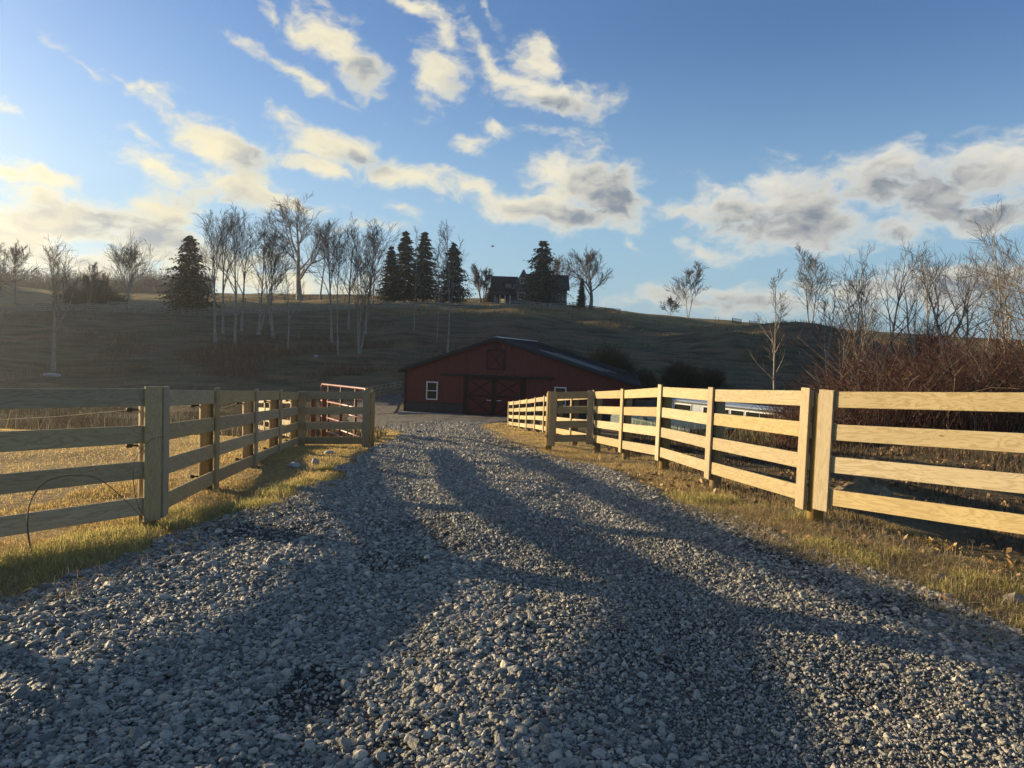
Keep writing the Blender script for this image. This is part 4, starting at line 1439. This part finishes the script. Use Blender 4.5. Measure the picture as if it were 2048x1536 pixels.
G1 = 'leafless trees of the hillside grove'
G2 = 'leafless trees above the red thicket'
TREES = [
    (30, 150, 478, 'oak', 1, 'bare spreading tree at the far left edge of the ridge pasture', None, {}),
    (107, 80, 470, 'tall', 2, 'tall bare tree on the far left slope with a pale boulder at its foot', None, dict(rt=.26)),
    (258, 145, 456, 'fan', 3, 'bare fan-shaped tree with upswept limbs left of the lone left spruce', None, dict(den=1.15)),
    (431, 100, 400, 'tall', 4, 'bare hillside tree just right of the left spruce, first of the grove', G1, {}),
    (446, 106, 408, 'tall', 5, 'bare tree close beside the first grove tree, slightly behind it', G1, {}),
    (470, 99, 400, 'tall', 6, 'bare pale-stemmed tree, third in the hillside grove from the left spruce', G1, dict(pale=False)),
    (483, 108, 420, 'tall', 7, 'bare tree of the grove left of the wide gap of sky', G1, {}),
    (515, 106, 405, 'multi', 8, 'bare forked tree in the grove midway to the great ridge tree', G1, dict(stems=2)),
    (548, 104, 420, 'multi', 9, 'bare forking tree just left below the great ridge tree', G1, dict(stems=2)),
    (576, 94, 470, 'slim', 10, 'slender pale bare tree standing lower on the slope below the great ridge tree', G1, dict(pale=True, rt=.09)),
    (600, 175, 386, 'oak', 11, 'great bare tree with a thick dark trunk and twin crown lobes on the ridge', None, dict(stems=1, rt=.75, den=1.25)),
    (663, 102, 430, 'tall', 12, 'bare tree right of the great ridge tree, in the denser half of the grove', G1, {}),
    (677, 90, 440, 'tall', 13, 'bare pale-footed tree rooted low on the slope in the denser half of the grove', G1, dict(rt=.13)),
    (697, 112, 420, 'tall', 14, 'bare dark tree at the middle of the denser half of the grove', G1, {}),
    (718, 91, 445, 'multi', 15, 'bare several-stemmed tree rooted lowest, nearest the dark spruce group', G1, dict(stems=3, rt=.15)),
    (746, 150, 452, 'tall', 16, 'bare ridge-top tree directly left of the dark spruce group', G1, {}),
    (828, 110, 450, 'slim', 17, 'thin bare tree standing in front of the spruce group', G1, dict(rt=.1)),
    (874, 104, 470, 'slim', 18, 'thin bare tree before the gap between the spruces', G1, dict(rt=.1)),
    (895, 96, 440, 'tall', 19, 'tall bare pale-footed tree in front of the rightmost spruce of the group, behind the barn', G1, dict(rt=.14)),
    (963, 160, 522, 'multi', 20, 'low bare several-stemmed tree beside the hilltop house', None, dict(stems=4, rt=.22)),
    (1118, 175, 505, 'oak', 21, 'pale bare tree rising behind the hilltop house roof', None, dict(pale=True)),
    (1181, 155, 486, 'oak', 22, 'big bare tree leaning over the fence right of the hilltop house', None, dict(rt=.5, lean=.08, den=1.15)),
    (1376, 165, 518, 'multi', 23, 'small lone bare tree with two stems on the bare hill shoulder', None, dict(stems=2, rt=.17)),
    (1548, 46, 534, 'slim', 24, 'slim bare tree with short limbs standing alone left of the red thicket', None, dict(rt=.10, den=1.2)),
    (1621, 150, 480, 'multi', 25, 'tall bare double-stemmed tree on the skyline by the small gates', None, dict(stems=2, rt=.26)),
    (1690, 42, 560, 'multi', 26, 'bushy bare several-stemmed sapling clump rising at the thicket left end', G2, dict(stems=4, rt=.06, den=.55)),
    (1742, 70, 490, 'multi', 27, 'bare forked tree behind the left part of the red thicket', G2, dict(stems=2)),
    (1776, 74, 476, 'tall', 28, 'tall straight bare tree behind the middle of the red thicket', G2, {}),
    (1822, 60, 540, 'slim', 29, 'slim bare tree between the straight tree and the wide one above the thicket', G2, dict(rt=.09)),
    (1890, 64, 478, 'oak', 30, 'wide bare tree with ascending limbs above the right part of the thicket', G2, dict(rt=.3)),
    (1930, 80, 500, 'tall', 31, 'bare tree in the gap between the wide tree and the tallest right tree', G2, {}),
    (2030, 46, 398, 'multi', 32, 'tallest bare pale-limbed tree at the right picture edge', G2, dict(stems=3, rt=.15, pale=True, den=.7)),
    (2100, 40, 440, 'oak', 33, 'bare tree half outside the right picture edge', G2, dict(rt=.2, den=.7)),
    (1965, 95, 520, 'tall', 34, 'thin bare tree farthest back in the right treeline', G2, {}),
    (1655, 90, 560, 'multi', 35, 'small bare tree behind the thicket left end next to the skyline gates', G2, dict(stems=2)),
    (-40, 120, 470, 'oak', 36, 'bare tree cut by the left picture edge', None, {}),
    (178, 150, 520, 'multi', 37, 'bare bushy tree between the boulder tree and the fan-shaped tree', None, dict(stems=3)),
    (205, 165, 545, 'multi', 38, 'low bare bushy tree just left of the fan-shaped tree', None, dict(stems=3)),
    (310, 260, 552, 'oak', 39, 'small distant bare tree just left of the lone spruce', None, {}),
    (232, 270, 556, 'oak', 40, 'small distant bare tree behind the fan-shaped tree', None, {}),
    (1340, 250, 590, 'oak', 41, 'tiny shrubby bare tree on the skyline left of the lone hill tree', None, {}),
    (1712, 120, 520, 'multi', 42, 'thin bare twin-stemmed tree farther back between thicket trees', G2, dict(stems=2)),
    (1850, 110, 505, 'tall', 43, 'straight thin bare tree farther back left of the wide tree', G2, {}),
    (640, 165, 430, 'tall', 44, 'bare ridge tree close right of the great twin-lobed tree', G1, {}),
    (730, 108, 430, 'tall', 45, 'slender bare grove tree between the several-stemmed tree and the spruces', G1, {}),
]
for (px, Y, yt, st, sd, lb, gr, kw) in TREES:
    kw.setdefault('den', {G1: .82, G2: .66}.get(gr, 1.0))
    bare_tree(px, Y, yt, st, sd*31+5, lb, gr, **kw)


def spruce(px, Y, ytop, ybase, wpx, seed, label, group=None):
    r = np.random.default_rng(seed)
    b = gp(px, Y)
    H = at(px, ytop, Y).z-b.z
    Rm = wpx*0.5*Y/F_PX
    t = empty('spruce_tree', b, 0, label, 'tree', group)
    MB().tube([(0, 0, -.3), (0, 0, H*.4), (0, 0, H*.97)], [Rm*.09, Rm*.05, .02], 8).build('trunk', M_bark, t, smooth=True)
    c0 = 0.07
    tris = []
    layers = 34
    br = []
    for i in range(layers):
        f = min(.985, max(0, (i+r.uniform(-.7, .7))/layers))
        z = H*(c0+(1-c0)*f)
        R0_ = Rm*1.22*(1-f)**0.74*r.uniform(.82, 1.08)*(0.8+.2*min(1, f*6)) + 0.15
        nb = int(10+9*(1-f))
        for j in range(nb):
            a = 6.283*(j+r.uniform(-.4, .4))/nb
            L = R0_*r.uniform(.45, 1.28)
            zj = z+H*r.uniform(-.022, .022)
            tip = np.array([math.cos(a)*L, math.sin(a)*L, zj+L*r.uniform(-.30, .12)])
            root = np.array([0, 0, zj+L*.12])
            br.append((np.stack([root, (root+tip)/2+np.array([0, 0, -.03*L]), tip]), np.array([.035, .025, .01])))
            ns = int(7+9*L/Rm)
            u = tip-root; u /= np.linalg.norm(u)
            sd = np.cross(u, [0, 0, 1.0]); sd /= np.linalg.norm(sd)
            for s in range(ns):
                q = .18+.82*(s+r.random())/ns
                c = root+(tip-root)*q + r.normal(0, .04*L, 3)
                sg = 1 if s % 2 else -1
                ln = H*.035*r.uniform(.6, 1.5)*(1.15-.4*q)
                out = (u*.7+sd*sg*r.uniform(.2, .9)+np.array([0, 0, r.uniform(-.55, .05)])); out /= np.linalg.norm(out)
                w = np.cross(out, r.normal(size=3)); w /= np.linalg.norm(w)
                wd = ln*r.uniform(.18, .36)
                tris.append([c-out*ln*.3, c+w*wd, c+out*ln]); tris.append([c-out*ln*.3, c+out*ln, c-w*wd])
    V = np.array(tris).reshape(-1, 3)
    k = H/V[:, 2].max()
    V[:, 2] *= k
    link('crown', mesh_np('crown', V, np.arange(len(V)).reshape(-1, 3)), M_needle, t)
    Vb, Fb = tubes_np([(np.stack([x[0] for x in br]), np.stack([x[1] for x in br]), 3)])
    link('limbs', mesh_np('limbs', Vb, Fb), M_bark, t)
    return t


GS = 'dark spruces standing together on the ridge'
for a in ((378, 130, 470, 615, 104, 1, 'large lone spruce at the left end of the hillside grove'),
          (780, 150, 492, 594, 52, 2, 'shortest spruce of the ridge group, at its left end', GS),
          (808, 154, 461, 594, 62, 3, 'tall spruce second from the left in the ridge group', GS),
          (846, 152, 463, 594, 72, 4, 'broad dark spruce in the middle of the ridge group', GS),
          (904, 150, 484, 596, 70, 5, 'spruce standing apart at the right end of the ridge group', GS),
          (1082, 146, 480, 605, 92, 6, 'large dark spruce standing before the hilltop house'),
          (1162, 152, 556, 610, 15, 7, 'small columnar evergreen between the house and the leaning bare tree'),
          (979, 158, 574, 597, 22, 8, 'rounded evergreen shrub at the left corner of the house')):
    spruce(*a)


# ------------------------------------------------------------------ bushes
def bush(px, Y, wpx, ytop, seed, label, mat=M_weed, n=1500, yw=1.0, group=None, name='bush'):
    r = np.random.default_rng(seed)
    b = gp(px, Y); H = at(px, ytop, Y).z-b.z; W = wpx*Y/F_PX/2
    t = empty(name, b, 0, label, 'bush', group)
    m = n
    th = r.uniform(0, 6.283, m); rr = np.sqrt(r.random(m))
    root = np.stack([np.cos(th)*rr*W*.45, np.sin(th)*rr*W*.45*yw, np.full(m, -.05)], -1)
    hh = H*r.uniform(.45, 1.05, m)*np.sqrt(np.clip(1-rr*rr*.75, .1, 1))
    tip = np.stack([np.cos(th)*rr*W*1.05, np.sin(th)*rr*W*yw, hh], -1) + r.normal(0, .09*W, (m, 3))
    mid = root*.45+tip*.55+r.normal(0, .08*W, (m, 3)); mid[:, 2] += H*.08
    P = np.stack([root, mid, tip], 1)
    w = max(0.012, Y*.00022)
    V1, F1 = tubes_np([(P, np.tile(np.array([[1.3, 1, .5]])*w, (m, 1)), 3)])
    q = r.random((m*2,)); idx = r.integers(0, m, m*2)
    s = mid[idx]*(1-q[:, None])+tip[idx]*q[:, None]
    e = s+r.normal(0, .14*H, (m*2, 3)); e[:, 2] = np.maximum(e[:, 2], .05)
    V2, F2 = tubes_np([(np.stack([s, e], 1), np.tile(np.array([[.8, .4]])*w, (m*2, 1)), 3)])
    link('stems', mesh_np('stems', V1, F1), mat, t)
    link('crown', mesh_np('crown', V2, F2), mat, t)
    return t


M_shrub = foliage_mat('dark_shrub', c4(.09, .07, .035), c4(.045, .04, .022), c4(.13, .09, .045))
bush(1215, 72, 110, 688, 1, 'brown scrubby bush behind the right end of the barn roof', M_shrub, 1700)
bush(1288, 66, 55, 735, 2, 'low dark bush beyond the barn eave', M_shrub, 900)
bush(1362, 74, 74, 724, 3, 'dark round bush on the shaded slope right of the barn', M_shrub, 1700)
bush(1120, 84, 90, 690, 4, 'scrubby bush behind the barn ridge', M_shrub, 900)
bush(1850, 70, 90, 640, 5, 'reddish bush at the skyline among the thicket trees', M_thick, 1200)
bush(1420, 80, 60, 735, 6, 'small dark bush right of the round slope bush', M_shrub, 700)
bush(190, 155, 130, 575, 7, 'tangled brush on the left ridge between the bare trees', M_shrub, 900)


# the red thicket: countless arching canes
def thicket():
    r = np.random.default_rng(99)
    m = 6500
    px = r.uniform(1560, 2230, m); Y = r.uniform(15.5, 34, m)
    X = (px-1024)/F_PX*Y
    k = np.clip((px-1570)/160, 0.12, 1)
    z = gz(X, Y)
    H = (0.9+1.75*k)*r.uniform(.4, 1.1, m)*(0.75+.5*fbm(X/3, Y/3, 91, 3))
    az = r.uniform(0, 6.283, m); L = H*r.uniform(.25, .95, m)
    root = np.stack([X, Y, z-.05], -1)
    t = np.linspace(0, 1, 6)[None, :, None]
    dx = np.stack([np.cos(az)*L, np.sin(az)*L, 0*L], -1)[:, None, :]
    droop = r.uniform(.0, .9, m)[:, None]
    zz = H[:, None]*(1.25*t[:, :, 0] - droop*.85*t[:, :, 0]**2.2)
    P = root[:, None, :] + dx*t**1.5
    P[:, :, 2] += zz
    P += r.normal(0, .035, P.shape)*t
    w = r.uniform(.004, .016, m)[:, None]*np.linspace(1, .45, 6)[None, :]*np.interp(Y, [15, 34], [.9, 1.6])[:, None]
    V1, F1 = tubes_np([(P, w, 3)])
    n2 = m*3
    idx = r.integers(0, m, n2); j = r.integers(1, 5, n2); f = r.random(n2)[:, None]
    s = P[idx, j]*(1-f)+P[idx, j+1]*f
    e = s+r.normal(0, .22, (n2, 3))+np.array([0, 0, .12])
    mid = (s+e)/2+r.normal(0, .03, (n2, 3))
    V2, F2 = tubes_np([(np.stack([s, mid, e], 1), np.tile(np.array([[.006, .005, .003]]), (n2, 1))*np.interp(Y[idx], [15, 34], [.9, 1.6])[:, None], 3)])
    V = np.concatenate([V1, V2]); F = np.concatenate([F1, F2+len(V1)])
    tag(link('bramble_thicket', mesh_np('bramble_thicket', V, F), M_thick), 'dense reddish brown bramble thicket behind the right fence', 'thicket', kind='stuff')
    # a few pale long stems poking out
    m = 420
    px = r.uniform(1600, 2150, m); Y = r.uniform(15.5, 30, m); X = (px-1024)/F_PX*Y
    z = gz(X, Y); H = r.uniform(1.5, 3.4, m)*np.clip((px-1560)/160, .4, 1)
    az = r.uniform(0, 6.283, m); L = H*r.uniform(.1, .7, m)
    P = np.stack([X, Y, z], -1)[:, None, :]+np.stack([np.cos(az)*L, np.sin(az)*L, 0*L], -1)[:, None, :]*t**1.6
    P[:, :, 2] += H[:, None]*(1.1*t[:, :, 0]-.25*t[:, :, 0]**2)
    V, F = tubes_np([(P, np.tile(np.linspace(.011, .004, 6)[None, :], (m, 1)), 3)])
    tag(link('pale_stems', mesh_np('pale_stems', V, F), M_twigpale), 'pale grey sapling stems standing among the red brambles', 'stems', kind='stuff')
thicket()


# distant wood behind the left ridge
def far_wood():
    r = np.random.default_rng(5)
    m = 2600
    px = r.uniform(-60, 420, m); Y = r.uniform(300, 345, m); X = (px-1024)/F_PX*Y
    z = gz(X, Y)-2
    H = r.uniform(5, 10, m)*(.6+.8*fbm(X/30, Y/30, 7, 2))
    P = np.stack([X, Y, z], -1)[:, None, :]+r.normal(0, .8, (m, 4, 3))*np.linspace(0, 1, 4)[None, :, None]
    P[:, :, 2] += H[:, None]*np.linspace(0, 1, 4)[None, :]
    V, F = tubes_np([(P, np.tile(np.array([[.22, .17, .12, .06]]), (m, 1)), 3)])
    m2 = m*3; idx = r.integers(0, m, m2); s = P[idx, r.integers(1, 4, m2)]
    e = s+r.normal(0, 1.4, (m2, 3))+np.array([0, 0, 1.0])
    V2, F2 = tubes_np([(np.stack([s, e], 1), np.tile(np.array([[.07, .04]]), (m2, 1)), 3)])
    tag(link('distant_woods', mesh_np('distant_woods', np.concatenate([V, V2]), np.concatenate([F, F2+len(V)])), M_twig), 'hazy bare wood along the far left horizon', 'woods', kind='stuff')
far_wood()


# ------------------------------------------------------------------ hill fences
M_oldfence = simple('weathered_fence', c4(.24, .23, .20), 0.85, nscale=2, namp=0.2)
M_darkfence = simple('dark_stained_fence', c4(.06, .05, .042), 0.85)
def hill_fence(pts, label, mat=M_oldfence, step=2.6, nb=4, h=1.25):
    G = [gp(px, Y) for px, Y in pts]
    t = empty('board_fence', (0, 0, 0), 0, label, 'fence')
    P = []
    for i in range(len(G)-1):
        n = max(1, int((G[i+1]-G[i]).length/step))
        for k in range(n): P.append(G[i].lerp(G[i+1], k/n))
    P.append(G[-1])
    for p in P: p.z = gzf(p.x, p.y)
    mp, mb = MB(), MB()
    for p in P: mp.box((p.x, p.y, p.z+h/2-.1), (.13, .13, h+.25))
    for i in range(len(P)-1):
        a, b = P[i], P[i+1]
        for k in range(nb):
            z = h-.09-k*(h-.25)/max(nb-1, 1)
            mb.bar((a.x, a.y-.09, a.z+z), (b.x, b.y-.09, b.z+z), .13, .03)
    tag(mp.build('fence_posts', mat, t), kind='stuff'); tag(mb.build('fence_boards', mat, t), kind='stuff')
    return t
hill_fence([(-30, 127), (110, 129), (240, 129), (330, 128), (400, 128), (500, 130), (620, 133), (740, 137), (860, 139), (960, 141)],
           'grey board fence running along the shaded edge of the left ridge pasture')
hill_fence([(215, 142), (300, 141), (345, 140)], 'second grey board fence just above the first, left of the lone spruce')
hill_fence([(430, 172), (520, 176), (620, 178), (760, 180)], 'dark board fence on the skyline under the great bare tree', M_darkfence)
hill_fence([(985, 140), (1030, 141), (1090, 141), (1140, 142)], 'pale board fence along the lawn in front of the hilltop house')
hill_fence([(1145, 150), (1180, 152), (1210, 153), (1240, 153)], 'dark board fence descending the skyline right of the house', M_darkfence)
hill_fence([(1464, 170), (1482, 170)], 'short dark gate panel on the right skyline, the left one of two', M_darkfence, step=4, nb=5)
hill_fence([(1498, 170), (1514, 170)], 'short dark gate panel on the right skyline, the right one of two', M_darkfence, step=4, nb=5)
hill_fence([(1585, 150), (1610, 150), (1650, 150)], 'thin dark rail fence on the skyline beside the double-stemmed tree', M_darkfence, step=3, nb=2)
for i, px in enumerate((1430, 1437, 1524, 1556)):
    g = gp(px, 168)
    o = MB().tube([(0, 0, -.2), (0, 0, 1.3)], .06, 6).build('fence_stake', M_darkfence); o.location = g
    tag(o, ('thin dark stake on the skyline left of the two gate panels, left of its pair', 'thin dark stake on the skyline left of the two gate panels, right of its pair',
            'thin dark stake just right of the two skyline gate panels', 'thin dark stake between the gate panels and the rail fence')[i], 'stake')

# ------------------------------------------------------------------ house on the hill
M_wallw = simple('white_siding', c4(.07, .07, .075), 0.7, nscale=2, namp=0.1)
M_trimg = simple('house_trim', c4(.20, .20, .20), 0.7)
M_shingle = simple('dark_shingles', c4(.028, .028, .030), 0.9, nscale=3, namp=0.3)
M_porch = simple('dark_porch', c4(.10, .09, .08), 0.8)  # one dark even tone for porch floor and deck
M_lamp, _N, _b = newmat('lit_window', 0.5)
_b.inputs['Base Color'].default_value = c4(.6, .45, .2)
_b.inputs['Emission Color'].default_value = c4(1.0, .72, .28); _b.inputs['Emission Strength'].default_value = 0.12


def gable(t, x0, x1, y0, y1, zb, ze, zr, axis, oh=.5):
    """block with gable roof; axis = ridge direction"""
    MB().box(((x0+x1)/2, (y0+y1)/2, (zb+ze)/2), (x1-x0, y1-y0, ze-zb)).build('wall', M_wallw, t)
    m = MB(); rt = .22
    if axis == 'x':
        ym = (y0+y1)/2
        s = (zr-ze)/(ym-y0)
        prof = [(y0-oh, ze-oh*s), (ym, zr), (y1+oh, ze-oh*s), (y1+oh, ze-oh*s+rt), (ym, zr+rt), (y0-oh, ze-oh*s+rt)]
        m.poly_prism([(x0-oh, p[0], p[1]+.01) for p in prof], (x1-x0+2*oh, 0, 0))
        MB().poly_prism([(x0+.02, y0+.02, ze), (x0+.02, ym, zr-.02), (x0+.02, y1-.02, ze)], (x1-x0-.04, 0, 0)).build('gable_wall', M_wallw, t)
        for xx in (x0-oh-.03, x1+oh+.03):
            f = MB()
            f.bar((xx, y0-oh, ze-oh*s+.1), (xx, ym, zr+.1), .26, .05); f.bar((xx, ym, zr+.1), (xx, y1+oh, ze-oh*s+.1), .26, .05)
            f.build('rake_board', M_trimg, t)
    else:
        xm = (x0+x1)/2
        s = (zr-ze)/(xm-x0)
        prof = [(x0-oh, ze-oh*s), (xm, zr), (x1+oh, ze-oh*s), (x1+oh, ze-oh*s+rt), (xm, zr+rt), (x0-oh, ze-oh*s+rt)]
        m.poly_prism([(p[0], y0-oh, p[1]+.01) for p in prof], (0, y1-y0+2*oh, 0))
        MB().poly_prism([(x0+.02, y0+.02, ze), (xm, y0+.02, zr-.02), (x1-.02, y0+.02, ze)], (0, y1-y0-.04, 0)).build('gable_wall', M_wallw, t)
        f = MB(); yy = y0-oh-.03
        f.bar((x0-oh, yy, ze-oh*s+.1), (xm, yy, zr+.1), .28, .05); f.bar((xm, yy, zr+.1), (x1+oh, yy, ze-oh*s+.1), .28, .05)
        f.build('rake_board', M_trimg, t)
    m.build('roof', M_shingle, t)


def house():
    b = gp(1060, 160)
    t = empty('house', b, 0, 'dark-roofed farmhouse with gables and a porch on the hilltop behind a spruce', 'house')
    k = 160/F_PX
    def X(px): return (px-1060)*k
    zb = -1.0
    gable(t, X(1056), X(1133), 0.5, 9.5, zb, 4.0, 7.4, 'x')
    gable(t, X(1030), X(1060), -1.2, 8, zb, 4.4, 7.7, 'y')
    gable(t, X(984), X(1030), 1.0, 8.5, zb, 2.6, 6.6, 'x')
    # porch
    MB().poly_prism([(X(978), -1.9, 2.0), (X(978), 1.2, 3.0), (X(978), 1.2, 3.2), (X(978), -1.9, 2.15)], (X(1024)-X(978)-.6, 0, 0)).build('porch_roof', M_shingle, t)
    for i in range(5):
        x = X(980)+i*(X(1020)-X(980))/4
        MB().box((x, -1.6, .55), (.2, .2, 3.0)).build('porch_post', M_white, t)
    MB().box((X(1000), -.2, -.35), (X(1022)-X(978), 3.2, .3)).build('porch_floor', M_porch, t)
    for i in range(6):
        x = X(1064)+i*1.45
        w = window(t, x, 2.2, .9, 1.4, .47, fr=.1); 
        window(t, x, -.1, .9, 1.2, .47, fr=.1)
    window(t, X(1042), 5.4, 1.0, 1.3, -1.53, fr=.12)
    window(t, X(1042), 2.0, 1.6, 1.6, -1.53, fr=.12)
    MB().box((X(1005), .97, .95), (.9, .06, .9)).build('lit_window', M_lamp, t)
    window(t, X(990), 1.0, 1.0, 1.3, .97, fr=.1)
    # dormer
    d = MB().box((X(1016), 1.9, 4.3), (2.2, 2.0, 1.3)).build('dormer', M_wallw, t)
    MB().poly_prism([(X(1016)-1.4, .7, 4.9), (X(1016), .7, 5.7), (X(1016)+1.4, .7, 4.9)], (0, 2.6, 0)).build('dormer_roof', M_shingle, d)
    MB().box((X(1016), .88, 4.35), (1.3, .05, .8)).build('pane', M_glass, d)
    # deck at right end
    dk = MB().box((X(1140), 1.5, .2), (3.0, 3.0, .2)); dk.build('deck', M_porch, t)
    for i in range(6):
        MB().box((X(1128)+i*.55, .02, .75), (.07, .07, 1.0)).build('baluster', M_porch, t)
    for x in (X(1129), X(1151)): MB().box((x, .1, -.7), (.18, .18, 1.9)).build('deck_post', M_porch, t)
    return t
house()

# ------------------------------------------------------------------ trailer and wagon behind the right fence
M_alu = simple('white_trailer_paint', c4(.27, .31, .36), 0.4, nscale=3, namp=0.12, spec=0.5)
M_tyre = simple('tyre_rubber', c4(.02, .02, .02), 0.85)
M_teal = simple('faded_green_steel', c4(.05, .09, .085), 0.6, nscale=5, namp=0.3)
def wheel(parent, c, r, w):
    y = Vector((0, 1, 0))
    ty = MB().tube([Vector(c)-y*w/2, Vector(c)-y*w*.42, Vector(c)+y*w*.42, Vector(c)+y*w/2], [r*.9, r, r, r*.9], 20).build('wheel', M_tyre, parent)
    MB().tube([Vector(c)-y*(w/2+.01), Vector(c)+y*(w/2+.01)], r*.5, 14).build('rim', M_alu, ty)


def trailer():
    A = at(1365, 800, 40.0); B = at(1605, 815, 34.0)
    mid = (A+B)/2; d = (B-A); L = math.hypot(d.x, d.y); rz = math.atan2(d.y, d.x)
    zg = gzf(mid.x, mid.y)
    t = empty('livestock_trailer', (mid.x, mid.y, zg), rz, 'long white livestock trailer with a row of dark windows parked beyond the right fence', 'trailer')
    H = mid.z-zg
    Wd = 2.1
    z0 = .45
    prof = [(-Wd/2, z0), (Wd/2, z0), (Wd/2, H-.18), (Wd/2-.12, H-.05), (.0, H), (-Wd/2+.12, H-.05), (-Wd/2, H-.18)]
    MB().poly_prism([(-L/2, p[0], p[1]) for p in prof], (L, 0, 0)).build('body', M_alu, t, bevel=.01)
    MB().box((0, -Wd/2-.03, H-.15), (L-.05, .06, .07)).build('roof_trim', M_blk, t)
    MB().box((0, -Wd/2-.015, z0+.1), (L, .03, .2)).build('side_rail', M_blk, t)
    for i, x in enumerate((-L/2+.95, -L/2+2.75, -L/2+3.6, -L/2+4.5, -L/2+5.4, -L/2+6.2)):
        w = .75 if i else 1.1
        fr = MB().box((x, -Wd/2-.02, H-.46), (w+.12, .03, .46)).build('window', M_white, t, bevel=.008)
        MB().box((x, -Wd/2-.04, H-.46), (w, .02, .36)).build('pane', M_glass, fr)
    for k in range(6):
        MB().box((-L/2+.6+k*L/6.2, -Wd/2-.01, (H+z0)/2-.25), (.05, .03, H-z0-.9)).build('wall_stiffener', M_alu, t)
    for x in (-.45, .45):
        for s in (-1, 1): wheel(t, (x, s*(Wd/2-.12) + s*.14, .36), .36, .22)
    for s in (-1, 1): MB().poly_prism([(-.95, s*(Wd/2+.02), .55), (-.85, s*(Wd/2+.02), .85), (.85, s*(Wd/2+.02), .85), (.95, s*(Wd/2+.02), .55), (.88, s*(Wd/2+.02), .55), (.8, s*(Wd/2+.02), .79), (-.8, s*(Wd/2+.02), .79), (-.88, s*(Wd/2+.02), .55)], (0, s*.22, 0)).build('fender', M_blk, t)
    MB().bar((-L/2-1.3, 0, .5), (-L/2, .7, .5), .1, .08).bar((-L/2-1.3, 0, .5), (-L/2, -.7, .5), .1, .08).build('tow_hitch', M_blk, t)
    m = MB()
    for i in range(3): m.box((-L/2-.05, -.75, H-.35-i*.13), (.08, .1, .09))
    m.build('lamp_cluster', M_straw, t)
trailer()


def wagon():
    A = at(1262, 834, 30.0); B = at(1425, 850, 25.0)
    mid = (A+B)/2; d = B-A; L = math.hypot(d.x, d.y); rz = math.atan2(d.y, d.x)
    zg = gzf(mid.x, mid.y); H = mid.z-zg
    t = empty('flatbed_wagon', (mid.x, mid.y, zg), rz, 'low dark green flatbed wagon parked just beyond the right fence', 'wagon')
    MB().box((0, 0, H-.05), (L, 1.9, .1)).build('deck', M_teal, t, bevel=.01)
    MB().box((0, -.96, H-.22), (L, .05, .24)).build('side_rail', M_teal, t)
    MB().box((0, .96, H-.22), (L, .05, .24)).build('side_rail', M_teal, t)
    MB().box((-L/2-.03, 0, H-.2), (.05, 1.9, .24)).build('end_rail', M_teal, t)
    for x in (-.5, .5):
        for s in (-1, 1): wheel(t, (x, s*.8, .3), min(.3, H-.2), .18)
    MB().tube([(L/2-.3, -1.02, -.05), (L/2-.3, -1.02, H-.15)], .045, 10).build('stabiliser_leg', M_white, t)
    MB().bar((L/2, .5, H-.25), (L/2+1.2, 0, H-.25), .1, .08).bar((L/2, -.5, H-.25), (L/2+1.2, 0, H-.25), .1, .08).build('drawbar', M_teal, t)
wagon()

# mound of turned soil behind the right fence
def mound():
    g = gp(1672, 8.0)
    n = 40
    u = np.linspace(-1, 1, n); X_, Y_ = np.meshgrid(u, u, indexing='ij')
    rr = np.sqrt(X_**2+Y_**2)
    x = g.x+.3+X_*.42; y = g.y+Y_*.34
    z = gz(x, y)-.03+.26*np.clip(1-rr, 0, 1)**.8*(.25+1.5*fbm(x*9, y*9, 3, 4))
    ii, jj = np.meshgrid(np.arange(n-1), np.arange(n-1), indexing='ij'); a = ii*n+jj
    F = np.stack([a, a+n, a+n+1, a+1], -1).reshape(-1, 4)
    m = simple('turned_soil', c4(.20, .15, .085), .95, nscale=9, namp=.5)
    tag(link('soil_mound', mesh_np('soil_mound', np.stack([x, y, z], -1).reshape(-1, 3), F, True), m), 'low mound of dug tan soil behind the wide right fence post', 'mound')
mound()

# a bird over the house
def bird():
    c = at(985, 493, 120)
    t = empty('bird', c, R(30), 'tiny dark bird flying above the spruces and house', 'bird')
    MB().tube([(-.28, 0, 0), (-.12, 0, .02), (.1, 0, .03), (.24, 0, .05), (.32, 0, .04)], [.02, .07, .09, .055, .01], 8).build('body', M_blk, t, smooth=True)
    for s in (-1, 1):
        MB().poly_prism([(-.12, s*.05, .04), (.12, s*.05, .04), (.08, s*.38, .2), (-.06, s*.62, .14), (-.12, s*.35, .16)], (0, 0, .015)).build('wing', M_blk, t)
bird()

# ------------------------------------------------------------------ evening air
def haze():
    m = bpy.data.materials.new('haze_air'); m.use_nodes = True
    nt = m.node_tree
    for n in list(nt.nodes): nt.nodes.remove(n)
    o = nt.nodes.new('ShaderNodeOutputMaterial'); v = nt.nodes.new('ShaderNodeVolumePrincipled')
    v.inputs['Color'].default_value = (.97, .97, .97, 1)
    v.inputs['Density'].default_value = HAZE
    v.inputs['Anisotropy'].default_value = 0.76
    nt.links.new(v.outputs[0], o.inputs['Volume'])
    me = MB().box((0, 770, 20), (3900, 2150, 110)).mesh('haze')
    tag(link('haze', me, m), 'thin evening haze hanging over the fields', 'haze', kind='stuff')
HAZE = 0.00037
haze()
